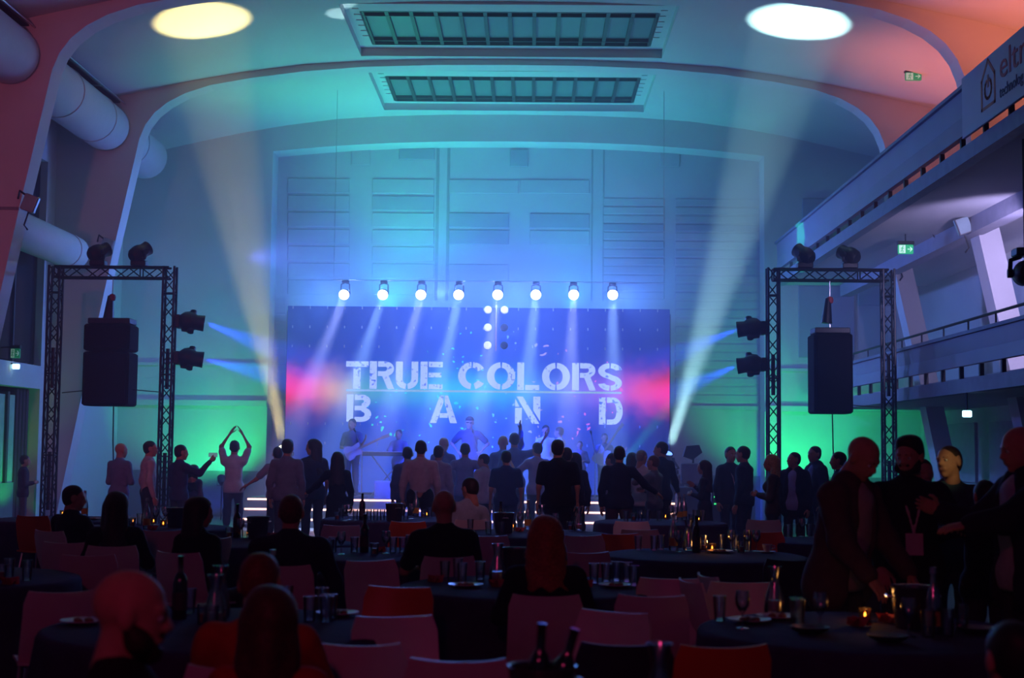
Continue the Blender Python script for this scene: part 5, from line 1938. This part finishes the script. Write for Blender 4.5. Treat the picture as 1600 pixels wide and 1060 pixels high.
    if top == 'dress':
        sk = [(T(0, 0, -.02), hip + np.array([0, 0.01, -.4]), .15 * g, .2 * g, (1, 1.15, 1))]
        np_mesh('dress', fin([grow(prims_t + sleeves_p + sk, h, .012, .045, fold, None, sd)]), mt, root)
    else:
        hem = [(T(-.05 * g, 0, -.05), T(.05 * g, 0, -.05), .124 * g, .124 * g, (1, 1.12, 1))] if top != 'tucked' else []
        pt = prims_t if top != 'tucked' else prims_t[1:]
        hz = -.115 if top != 'tucked' else .03
        def hemcut(X, Y_, Z):
            return np.minimum(hz - ((X - hip[0]) * u[0] + (Y_ - hip[1]) * u[1] + (Z - hip[2]) * u[2]), .2 * g - np.abs(X - hip[0]))
        np_mesh('shirt', fin([grow(pt + hem + sleeves_p, h, .014, .045, fold, None if sit else hemcut, sd)]), mt, root)
        q0 = prims_t[0]
        tp = [(q0[0], q0[1], q0[2] * .94, q0[3] * .94, q0[4])] + legs
        np_mesh('trousers', fin([grow(tp, h, .007, .05, fold, None, sd + 2)]), mb_, root)
    if jacket:
        mj = mat('cloth_%02d%02d%02d' % tuple(int(c * 99) for c in jacketc), jacketc, 0.85, var=0.12, scale=18, spec=0.15)
        hem = [(T(-.07 * g, 0, -.1), T(.07 * g, 0, -.1), .14 * g, .14 * g, (1, 1.1, 1)), (T(0, 0, .0), T(0, 0, .3), .15 * g, .155 * g, (1, 1.25, 1))]
        op = [(T(.0, .2, -.4), T(0, .16, .2), .11, .075, None, -1), (T(0, .16, .2), T(0, .12, .5), .075, .06, None, -1)]
        lap = [(T(-.10, .085, .2), T(-.06, .03, .52), .03, .028, None), (T(.10, .085, .2), T(.06, .03, .52), .03, .028, None), (T(-.06, -.02, .53), T(.06, -.02, .53), .045, .045, None)]
        sl = [(q[0], q[1], q[2] + .008, q[3] + .008, None) for q in sleeves_p]
        np_mesh('jacket', fin([grow(prims_t + hem + sl + op + lap, h, .024, .045, fold, None, sd + 1)]), mj, root)
    if hair:
        mh = mat('hair_%02d%02d%02d' % tuple(int(c * 99) for c in hairc), hairc, 0.55, var=0.35, scale=60, spec=0.3)
        hv, hf = hair_parts(hair, hh if hair not in ('long', 'bob') or h < .02 else .016)
        if hair_long != 1.0:
            hv = hv.copy()
            lowm = hv[:, 2] < 0
            hv[lowm, 2] *= hair_long
        np_mesh('hair', fin([TH((hv, hf))]), mh, root)
    if beard:
        mh = mat('hair_%02d%02d%02d' % tuple(int(c * 99) for c in beard), beard, 0.6, var=0.3, scale=60, spec=0.2)
        bp = [((-.045, .03, -.06), (0, .062, -.098), .031, .031, None), ((.045, .03, -.06), (0, .062, -.098), .031, .031, None), ((-.058, .0, -.02), (-.05, .03, -.07), .018, .03, None), ((.058, .0, -.02), (.05, .03, -.07), .018, .03, None), ((-.022, .088, -.046), (.022, .088, -.046), .01, .01, None), ((0, .085, -.062), (0, .12, -.062), .014, .012, (1, 1, 1), -1)]
        np_mesh('beard', fin([TH(grow(bp, hh, 0.001, .02, .002))]), mh, root)
    if eyes:
        for sg in (-1, 1):
            v, f = grow([((sg * .031, .078, .0), (sg * .031, .078, .0), .012, .012, None)], .005, 0, .01)
            np_mesh('eye', fin([TH((v, f))]), EYEW, root)
            v, f = grow([((sg * .031, .0875, .0), (sg * .031, .0885, .0), .005, .005, None)], .003, 0, .01)
            np_mesh('pupil', fin([TH((v, f))]), EYED, root)
            v, f = grow([((sg * .016, .092, .02), (sg * .046, .08, .022), .005, .004, None)], .004, 0, .01)
            np_mesh('eyebrow', fin([TH((v, f))]), mat('hair_%02d%02d%02d' % tuple(int(c * 99) for c in hairc), hairc, 0.55, var=0.35, scale=60, spec=0.3), root)
    for an, sg in feet:
        key = 'shoe'
        if key not in CACHE:
            CACHE[key] = grow([((0, -.05, -.05), (0, .08, -.06), .04, .036, (1, 1, 1.1)), ((0, .08, -.06), (0, .16, -.066), .04, .028, (1, 1, 1.2)), ((0, -.03, -.03), (0, -.02, .03), .042, .042, None)], .016, 0, .02)
        v, f = CACHE[key]
        np_mesh('shoe', fin([(v + an + np.array([0, 0.0, 0.02 if not sit else 0.01]), f)]), M_shoe, root)
    info = dict(root=root, s=s, T=T, hc=hc, Rh=Rh, fin=fin, TH=TH, hands=hands, sc=sc_fix, rz=rz)
    if extra:
        extra(info)
    return info


def wpos(info, v):
    """a point of the figure's own frame in the hall"""
    r = info['root']
    M = Matrix.Translation(r.location) @ Matrix.Rotation(info['rz'], 4, 'Z') @ Matrix.Scale(info['sc'], 4)
    return M @ Vector([float(q) * info['s'] for q in v])

# ------------------------------------------------------------------ small things worn and held
def cap_on(c=(.02, .02, .03)):
    def fn(i):
        v, f = grow([ellf((0, -.014, .05), (.088, .107, .085)), ((-.035, .09, .055), (.035, .09, .055), .022, .022, (1, .5, 2.2)), ((-.03, .12, .05), (.03, .12, .05), .018, .018, (1, .6, 2.6))], .012, 0, .02, 0, lambda X, Y, Z: .045 - Z)
        np_mesh('cap', i['fin']([i['TH']((v, f))]), mat('cap_cloth', c, .8), i['root'])
        glasses(i)
    return fn


def glasses(i):
    v, f = grow([((-.048, .088, .004), (-.018, .097, .004), .013, .013, (1, 1.6, 1)), ((.048, .088, .004), (.018, .097, .004), .013, .013, (1, 1.6, 1)), ((-.02, .1, .008), (.02, .1, .008), .004, .004, None), ((-.06, .082, .008), (-.082, 0, .005), .004, .004, None), ((.06, .082, .008), (.082, 0, .005), .004, .004, None)], .006, 0, .006)
    np_mesh('sunglasses', i['fin']([i['TH']((v, f))]), mat('lens_black', (.01, .01, .012), .15), i['root'])


def lanyard(badge=True):
    def fn(i):
        T = i['T']
        pr = [(T(-.065, .07, .47), T(-.035, .155, .34), .009, .009, None), (T(-.035, .155, .34), T(0, .165, .2), .009, .009, None), (T(.065, .07, .47), T(.035, .155, .34), .009, .009, None), (T(.035, .155, .34), T(0, .165, .2), .009, .009, None), (T(-.065, .07, .47), T(-.05, -.02, .52), .009, .009, None), (T(.065, .07, .47), T(.05, -.02, .52), .009, .009, None)]
        np_mesh('lanyard', i['fin']([grow(pr, .01, 0, .01)]), mat('lanyard_pale', (.6, .5, .48), .7), i['root'])
        if badge:
            m = MB()
            s = i['s']
            a = [T(-.055, .17, .2), T(.055, .17, .2), T(.055, .182, .06), T(-.055, .182, .06)]
            b2 = [q + np.array([0, .006, .001]) for q in a]
            m.add([tuple(q * s) for q in a + b2], [(0, 1, 2, 3), (7, 6, 5, 4), (0, 4, 5, 1), (1, 5, 6, 2), (2, 6, 7, 3), (3, 7, 4, 0)])
            m.build('badge', mat('badge_card', (.62, .52, .5), .6), i['root'])
    return fn


def held(i, hand, maker, label, dz=0.0, tilt=0.0):
    """a thing in the fist: stays a thing of its own"""
    hv = i['hands'][hand][0]
    c = hv.mean(axis=0)
    w = wpos(i, c)
    o = maker()
    o.location = (w.x, w.y, w.z + dz)
    o.rotation_euler = (0, tilt, 0)
    o['label'] = label
    return o


def mk_phone():
    t = thing('phone', 'x', 'phone')
    MB().rbox(-.07, .07, -.005, .005, -.034, .034, .003).build('case', M_black, t)
    MB().box(-.07, .07, -.006, -.005, -.033, .033).build('display', mat('phone_display', (.05, .05, .06), .1, emit=(.3, .5, .6), strength=.4), t)
    return t


def mk_beer():
    t = thing('beer_bottle', 'x', 'bottle')
    MB().lathe([(0, -.1), (.03, -.1), (.03, .02), (.013, .07), (.012, .13), (0, .13)], 12).build('vessel', mat('green_bottle_glass', (.02, .06, .03), .1, spec=.8), t, smooth=True)
    MB().lathe([(0, .128), (.014, .128), (.014, .138), (0, .138)], 10).build('cap', M_steel, t)
    return t


CROWD = 'guests standing before the stage'
SEATED = 'guests seated at the tables'
BAND = 'performers on the stage'
K = dict(group=CROWD)
W = (.55, .53, .55)
NV = (.025, .03, .07)
BK = (.012, .012, .016)
# ---- standing before the stage, left to right
person('bald man in a grey-blue shirt at the left truss', 190, 693, 22.9, -25, topc=(.16, .2, .34), hair=None, arms=('front', 'front'), head=(-15, 0, 0), **K)
person('dark-haired man in a pale shirt facing right beside the truss post', 236, 690, 22.6, -60, topc=(.5, .44, .46), top='tucked', arms=('down', 'down'), head=(-20, 0, 0), **K)
i = person('man in dark blue filming with a raised phone', 284, 696, 22.4, -40, topc=(.05, .06, .13), arms=('front', 'phone'), head=(-20, 0, 0), **K)
held(i, 1, mk_phone, 'phone held up by the man in dark blue', .06)
person('long-haired woman mostly hidden behind the filming man', 304, 727, 23.2, -20, female=True, hair='long', topc=(.1, .1, .16), **K)
person('man in white t-shirt clapping with both arms overhead', 367, 689, 25.2, 0, topc=W, bottom=(.06, .07, .12), sleeves='short', arms=('clap', 'clap'), curl=(.12, .12), **K)
person('person mostly hidden left of the man in grey shirt', 434, 699, 23.6, 20, topc=(.3, .33, .4), arms=('out', 'down'), sleeves='short', **K)
person('dark-haired man in a loose grey shirt below the cream beam', 450, 688, 21.8, -8, topc=(.16, .18, .24), bottom=(.05, .06, .1), arms=('down', 'down'), width=1.12, girth=1.12, hair='thick', **K)
person('long-haired person in dark t-shirt looking left', 489, 687, 22.6, 35, topc=NV, sleeves='short', hair='long', arms=('down', 'down'), head=(40, 0, 0), girth=1.1, **K)
person('woman with long dark hair in a black dress', 528, 707, 21.6, 5, female=True, top='dress', topc=BK, hair='long', arms=('out', 'down'), sleeves='long', width=1.1, girth=1.1, **K)
person('dark-haired man partly hidden left of the pink shirt', 637, 699, 23.2, 5, topc=(.1, .14, .3), girth=1.05, **K)
person('man seen from behind in a pale pinkish shirt and dark trousers', 658, 689, 21.6, 0, top='tucked', topc=(.5, .42, .45), bottom=BK, width=1.15, girth=1.1, **K)
person('man in a lilac shirt right of the pinkish shirt', 686, 697, 23.2, -15, topc=(.34, .34, .48), bottom=(.1, .1, .18), **K)
person('bald man in blue standing close to the stage', 694, 684, 26.8, -20, hair=None, topc=(.1, .12, .3), **K)
person('man in blue-lilac shirt right below the singer in cap', 727, 693, 24.8, 0, topc=(.22, .24, .48), bottom=(.1, .1, .2), arms=('hips', 'hips'), width=1.1, **K)
person('man in light shirt looking left before the steps', 755, 710, 23.8, 45, topc=(.46, .42, .48), head=(30, -8, 0), girth=1.15, **K)
person('man in navy seen from behind with arms down', 791, 705, 22.4, 5, topc=(.03, .06, .2), bottom=(.03, .05, .16), sleeves='short', girth=1.1, width=1.12, **K)
i = person('bald man holding a bottle up near the stage', 786, 681, 26.9, 10, hair=None, topc=(.1, .16, .4), arms=('down', 'raise'), **K)
held(i, 1, mk_beer, 'bottle held up by the bald man near the stage', .0)
person('man in blue stretching his right arm up', 804, 677, 26.6, 0, topc=(.12, .18, .42), arms=('down', ((.2, .08, .06), (.34, .1, .3))), sleeves='short', **K)
person('man in pale lilac lifting his left hand', 839, 692, 25.6, 10, topc=(.36, .36, .52), sleeves='short', arms=('wave', 'down'), head=(20, 0, 0), **K)
person('big man in a black t-shirt seen from behind', 872, 689, 20.3, 4, topc=BK, bottom=(.015, .015, .03), sleeves='short', girth=1.25, width=1.22, hair='thick', head=(-18, 0, 0), **K)
person('dark-haired person just right of the big man', 886, 700, 21.6, -10, topc=NV, **K)
person('woman in dark top right behind the big man', 899, 708, 22.2, 0, female=True, hair='bob', topc=(.03, .04, .09), **K)
person('man in a dark sweater reaching right', 968, 698, 20.8, -8, topc=(.025, .035, .08), bottom=(.07, .03, .05), arms=('down', 'out'), girth=1.15, width=1.15, **K)
person('face in profile just left of the dark sweater', 955, 709, 23.4, 60, topc=(.2, .2, .3), **K)
person('dark-haired guest right of the dark sweater', 988, 708, 23.6, -5, topc=(.03, .04, .08), hair='bob', female=True, **K)
person('grey-haired man in white shirt being hugged', 1003, 704, 22.4, -25, topc=W, hair='crop', hairc=(.25, .22, .2), head=(-20, -10, 0), **K)
person('guest hugging the man in white shirt', 1020, 712, 21.7, 60, topc=(.12, .14, .18), hair='crop', arms=('hug', 'front'), hairc=(.12, .06, .04), **K)
person('tall dark-haired man in navy with a hand stretched right', 1032, 691, 23.2, 30, topc=(.02, .03, .07), arms=('down', ((.1, .02, -.28), (.24, .14, -.42))), head=(40, 0, 0), curl=(.25, .1), **K)
person('woman with long hair in a dark dress right of the stage', 1099, 720, 21.8, 70, female=True, top='dress', topc=(.03, .02, .04), hair='long', hairc=(.05, .02, .02), arms=('front', 'drink'), **K)
person('man in dark pullover with a pale lanyard', 1142, 699, 22.8, 200, topc=(.025, .035, .07), bottom=NV, arms=('drink', 'down'), extra=lanyard(False), girth=1.1, eyes=True, **K)
person('dark-clad man pressed beside the lanyard man', 1160, 698, 21.9, 60, topc=(.02, .03, .06), bottom=NV, arms=('down', 'out'), girth=1.1, **K)
person('blond woman in a glittering dark top turned left', 1204, 711, 19.8, 75, female=True, topc=(.07, .065, .06), hair='bob', hairc=(.45, .32, .16), arms=('front', 'front'), head=(10, 0, 0), **K)
person('man in dark jacket over a pale blue shirt', 1240, 707, 21.5, 150, topc=(.3, .34, .6), jacket=True, jacketc=(.018, .02, .035), hair='crop', head=(-40, 6, 0), eyes=True, **K)
person('man in a black jacket looking left', 1272, 698, 22.0, 110, topc=(.15, .16, .25), jacket=True, jacketc=(.015, .018, .03), head=(10, 5, 0), **K)
person('dark-haired guest partly behind the jacket man', 1309, 707, 19.5, 80, topc=BK, **K)
person('man in a dark suit by the doorway at the far left', 40, 712, 25.8, -70, topc=(.05, .03, .05), bottom=(.1, .08, .1), arms=('front', 'front'), **K)

# ---- on the stage
KB = dict(group=BAND, floor=.57)
person('singer in black cap, sunglasses and dark polo shirt', 734, 652, 30.2, 178, topc=(.03, .04, .09), bottom=(.3, .3, .4), sleeves='short', arms=('hips', 'hips'), hair=None, extra=cap_on(), girth=1.12, width=1.1, **KB)
gi = person('guitarist in dark shirt left on the stage', 550, 655, 30.8, 160, topc=(.05, .07, .2), arms=('guitar_l', 'guitar_r'), sleeves='short', **KB)
person('keyboard player dimly seen behind the left beam', 623, 672, 31.1, 165, topc=(.14, .14, .36), arms=('table', 'table'), sleeves='short', **KB)
person('man in glaring white shirt on the stage', 853, 665, 29.9, 188, topc=(.75, .75, .8), arms=('down', 'down'), hair='crop', head=(10, -12, 0), **KB)
person('man in white shirt with dark hair beside the glaring shirt', 873, 668, 30.5, 70, topc=(.62, .62, .72), **KB)
person('drummer dimly seen at the right back of the stage', 906, 690, 31.2, 175, topc=(.1, .12, .32), arms=('table', 'table'), **KB)
person('bass player dimly seen right on the stage', 945, 678, 31.2, 190, topc=(.1, .12, .34), arms=('guitar_l', 'guitar_r'), **KB)


def guitar(loc, rz, tilt, label, c):
    t = thing('electric_guitar', label, 'guitar', loc, rz)
    M = Matrix.Rotation(tilt, 4, 'Y')
    prof = [(-.2, -.1), (-.16, -.16), (-.06, -.15), (.0, -.11), (.1, -.13), (.19, -.12), (.16, -.04), (.12, 0), (.16, .05), (.2, .13), (.1, .12), (0, .1), (-.08, .15), (-.17, .15), (-.21, .08)]
    MB().prism(prof, -.022, .022, M).build('body', mat('guitar_' + c, (.5, .5, .55) if c == 'pale' else (.1, .03, .03), .3), t)
    MB().box(.12, .66, -.03, -.008, -.022, .022, M).build('neck', mat('guitar_neck', (.35, .25, .15), .4), t)
    MB().prism([(.66, -.03), (.82, -.05), (.84, .02), (.66, .03)], -.028, -.008, M).build('headstock', mat('guitar_neck', (.35, .25, .15), .4), t)
    st = MB()
    for k in range(6):
        st.box(-.12, .7, -.034, -.033, -.014 + k * .0056, -.012 + k * .0056, M)
    st.build('strings', M_steel, t)
    return t


p = P(553, 705, 30.5)
guitar((p.x, 30.5, p.z), 0, -.45, 'electric guitar slung on the left guitarist', 'pale')
p = P(940, 712, 30.9)
guitar((p.x, 30.9, p.z), 0, -1.0, 'pale bass guitar held steeply by the bass player', 'pale')
p = P(608, 722, 30.9)
kb = thing('keyboard', 'electric keyboard on a stand before the keyboard player', 'keyboard', (p.x, 30.6, .585))
MB().rbox(-.55, .55, -.14, .14, .86, .95, .015).build('case', M_black, kb)
MB().box(-.52, .52, -.13, -.02, .95, .958).build('keys', M_plate, kb)
for s_ in (-1, 1):
    MB().cyl((s_ * .35, -.1, 0), (-s_ * .35, .1, .86), .016, n=6).build('leg', M_steel, kb)
for px, py, Y, lab in ((566, 700, 30.2, 'mic stand before the guitarist'), (748, 690, 29.9, 'mic stand beside the singer in cap'), (930, 705, 30.4, 'mic stand before the bass player')):
    p = P(px, py, Y)
    t = thing('mic_stand', 'slim black ' + lab, 'mic stand', (p.x, Y, .57))
    MB().cyl((0, 0, .02), (0, 0, 1.0), .01, n=6).build('pole', M_steel, t)
    MB().cyl((0, .05, .95), (-.1, -.4, 1.38), .008, n=6).build('boom', M_steel, t)
    MB().lathe([(0, 0), (.14, 0), (.14, .015), (.015, .03), (0, .03)], 16).build('foot', M_black, t)
    MB().cyl((-.1, -.4, 1.38), (-.12, -.5, 1.44), .012, .024, n=8).build('microphone', M_black, t)

# ---- seated guests with their chairs
KS = dict(group=SEATED, sit=True)


def seated(label, px, py, Y, facing=0, col='white', chair_label=None, **kw):
    i = person(label, px, py, Y, facing, **{**KS, **kw})
    r = i['root']
    if chair_label:
        o = Matrix.Rotation(math.radians(facing), 3, 'Z') @ Vector((0, .0, 0))
        chair(0, 0, facing, col, chair_label, xy=(r.location.x + o.x, r.location.y + o.y))
    return i


seated('seated dark-haired man in black at the left', 117, 760, 13.3, -30, topc=BK, arms=('table', 'table'), head=(-45, -5, 0), girth=1.15, width=1.1, chair_label='chair under the seated dark-haired man at left')
seated('seated long-haired woman in black right of the dark-haired man', 184, 770, 11.5, 10, topc=(.015, .012, .014), female=True, hair='long', head=(-15, 0, 0), girth=1.15, width=1.15, arms=('table', 'table'), chair_label='chair under the seated long-haired woman at left')
seated('seated dark-haired woman in black beside the narrow chair', 314, 778, 10.9, -20, topc=BK, female=True, hair='bob', head=(-40, -5, 0), chair_label='white chair behind the seated dark-haired woman in black')
seated('bulky man with red-lit bald head seen from behind', 456, 774, 9.9, 0, topc=(.02, .02, .045), hair='crop', hairc=(.12, .04, .03), girth=1.3, width=1.25, arms=('table', 'table'), height=1.82, chair_label='chair under the bulky red-lit man')
seated('bald man in a black t-shirt seen from behind', 694, 767, 10.8, 12, topc=BK, hair=None, sleeves='short', girth=1.18, width=1.12, arms=('table', 'lap'), height=1.84, chair_label='pink-lit chair under the bald man in black t-shirt')
seated('dark-haired man in white shirt seated low before the steps', 734, 748, 16.2, 25, topc=(.34, .42, .46), head=(20, -12, 0), girth=1.15, width=1.1, side=8, height=1.84, chair_label='chair under the man in white shirt')
seated('woman with straight red hair in a black top', 853, 808, 8.15, 0, topc=BK, female=True, hair='long', hairc=(.30, .07, .03), girth=1.15, width=1.2, h=.018, hair_long=.72, arms=('table', 'table'), chair_label='white chair back behind the red-haired woman')
seated('bald bearded man in profile at the bottom left', 208, 893, 4.0, -72, topc=(.012, .012, .014), hair=None, beard=(.03, .012, .008), h=.014, head=(-8, -6, 0), eyes=True, girth=1.1, width=1.1, arms=('table', 'table'), chair_label='chair under the bald man at the bottom left')
seated('bald man in orange seen past the long-haired woman', 408, 866, 5.5, -5, topc=(.42, .06, .02), hair='crop', hairc=(.14, .03, .02), h=.016, girth=1.15, width=1.15, head=(0, -10, 0), arms=('table', 'table'), chair_label='chair under the man in orange')
seated('long-haired woman in red seen from behind at the bottom', 423, 919, 4.75, 5, topc=(.40, .02, .02), female=True, hair='long', hairc=(.07, .022, .014), h=.015, girth=1.1, width=1.1, arms=('lap', 'lap'), chair_label='chair under the long-haired woman at the bottom')
seated('dark head cut off at the bottom right corner', 1580, 974, 4.2, 10, topc=BK, hair='short', hairc=(.01, .01, .01), h=.016, arms=('lap', 'lap'), chair_label='chair under the dark head at the bottom right')

# ---- standing men at the right table
KR = dict(group='men standing round the right table', h=.015)
person('bald man in a red-lit checked jacket bowing his head', 1348, 684, 8.75, -135, topc=(.42, .36, .36), jacket=True, jacketc=(.085, .05, .055), bottom=(.03, .03, .04), hair=None, lean=10, head=(-4, -32, 0), girth=1.16, width=1.1, arms=('low', 'low'), eyes=True, **KR)
person('bearded dark-haired man in black with lanyard and badge', 1420, 684, 9.4, 176, topc=(.012, .012, .02), hair='thick', hairc=(.012, .01, .01), beard=(.015, .012, .01), head=(-32, -6, 0), girth=1.2, width=1.15, arms=('reach', 'low'), eyes=True, extra=lanyard(True), **KR)
person('short-haired man with a lit face in dark teal jacket', 1482, 697, 10.6, 150, topc=(.03, .07, .09), hair='crop', hairc=(.05, .03, .02), head=(-20, 8, 8), girth=1.1, width=1.1, eyes=True, **KR)
person('man half hidden between the bearded man and the lit face', 1442, 718, 11.4, 185, topc=(.03, .05, .07), hair='crop', **KR)
person('person in black with a raised fist behind the table', 1538, 752, 9.7, 10, topc=(.006, .006, .01), hair='short', hairc=(.008, .008, .01), girth=1.2, width=1.2, arms=('hug', ((.02, .2, -.1), (-.04, .22, .16))), **KR)
person('bald man at the right edge talking with open hand', 1592, 668, 8.5, 100, topc=(.36, .34, .4), jacket=True, jacketc=(.012, .014, .022), hair=None, head=(-4, -10, 0), arms=('reach', ((.06, .2, -.2), (.04, .42, -.12))), curl=(.2, .12), girth=1.1, eyes=True, **KR)

# ------------------------------------------------------------------ haze in the air of the hall
def haze(name, lo, hi, dens, label, aniso=0.25):
    m = bpy.data.materials.new(name)
    m.use_nodes = True
    nt = m.node_tree
    for n in list(nt.nodes):
        if n.type != 'OUTPUT_MATERIAL':
            nt.nodes.remove(n)
    out = [n for n in nt.nodes if n.type == 'OUTPUT_MATERIAL'][0]
    vs = nt.nodes.new('ShaderNodeVolumeScatter')
    vs.inputs['Density'].default_value = dens
    vs.inputs['Anisotropy'].default_value = aniso
    vs.inputs['Color'].default_value = (0.95, 0.96, 1.0, 1)
    nt.links.new(vs.outputs[0], out.inputs['Volume'])
    o = MB().box(lo[0], hi[0], lo[1], hi[1], lo[2], hi[2]).build(name, m)
    return tag(o, label, 'haze', None, 'stuff')


haze('hall_haze', (-12, -6, -0.5), (12, 36.5, 11), 0.004, 'thin haze hanging through the whole hall')
haze('stage_haze', (-11.5, 19.0, -0.4), (11.5, 36, 10.8), 0.030, 'denser stage haze lit blue around the screen')
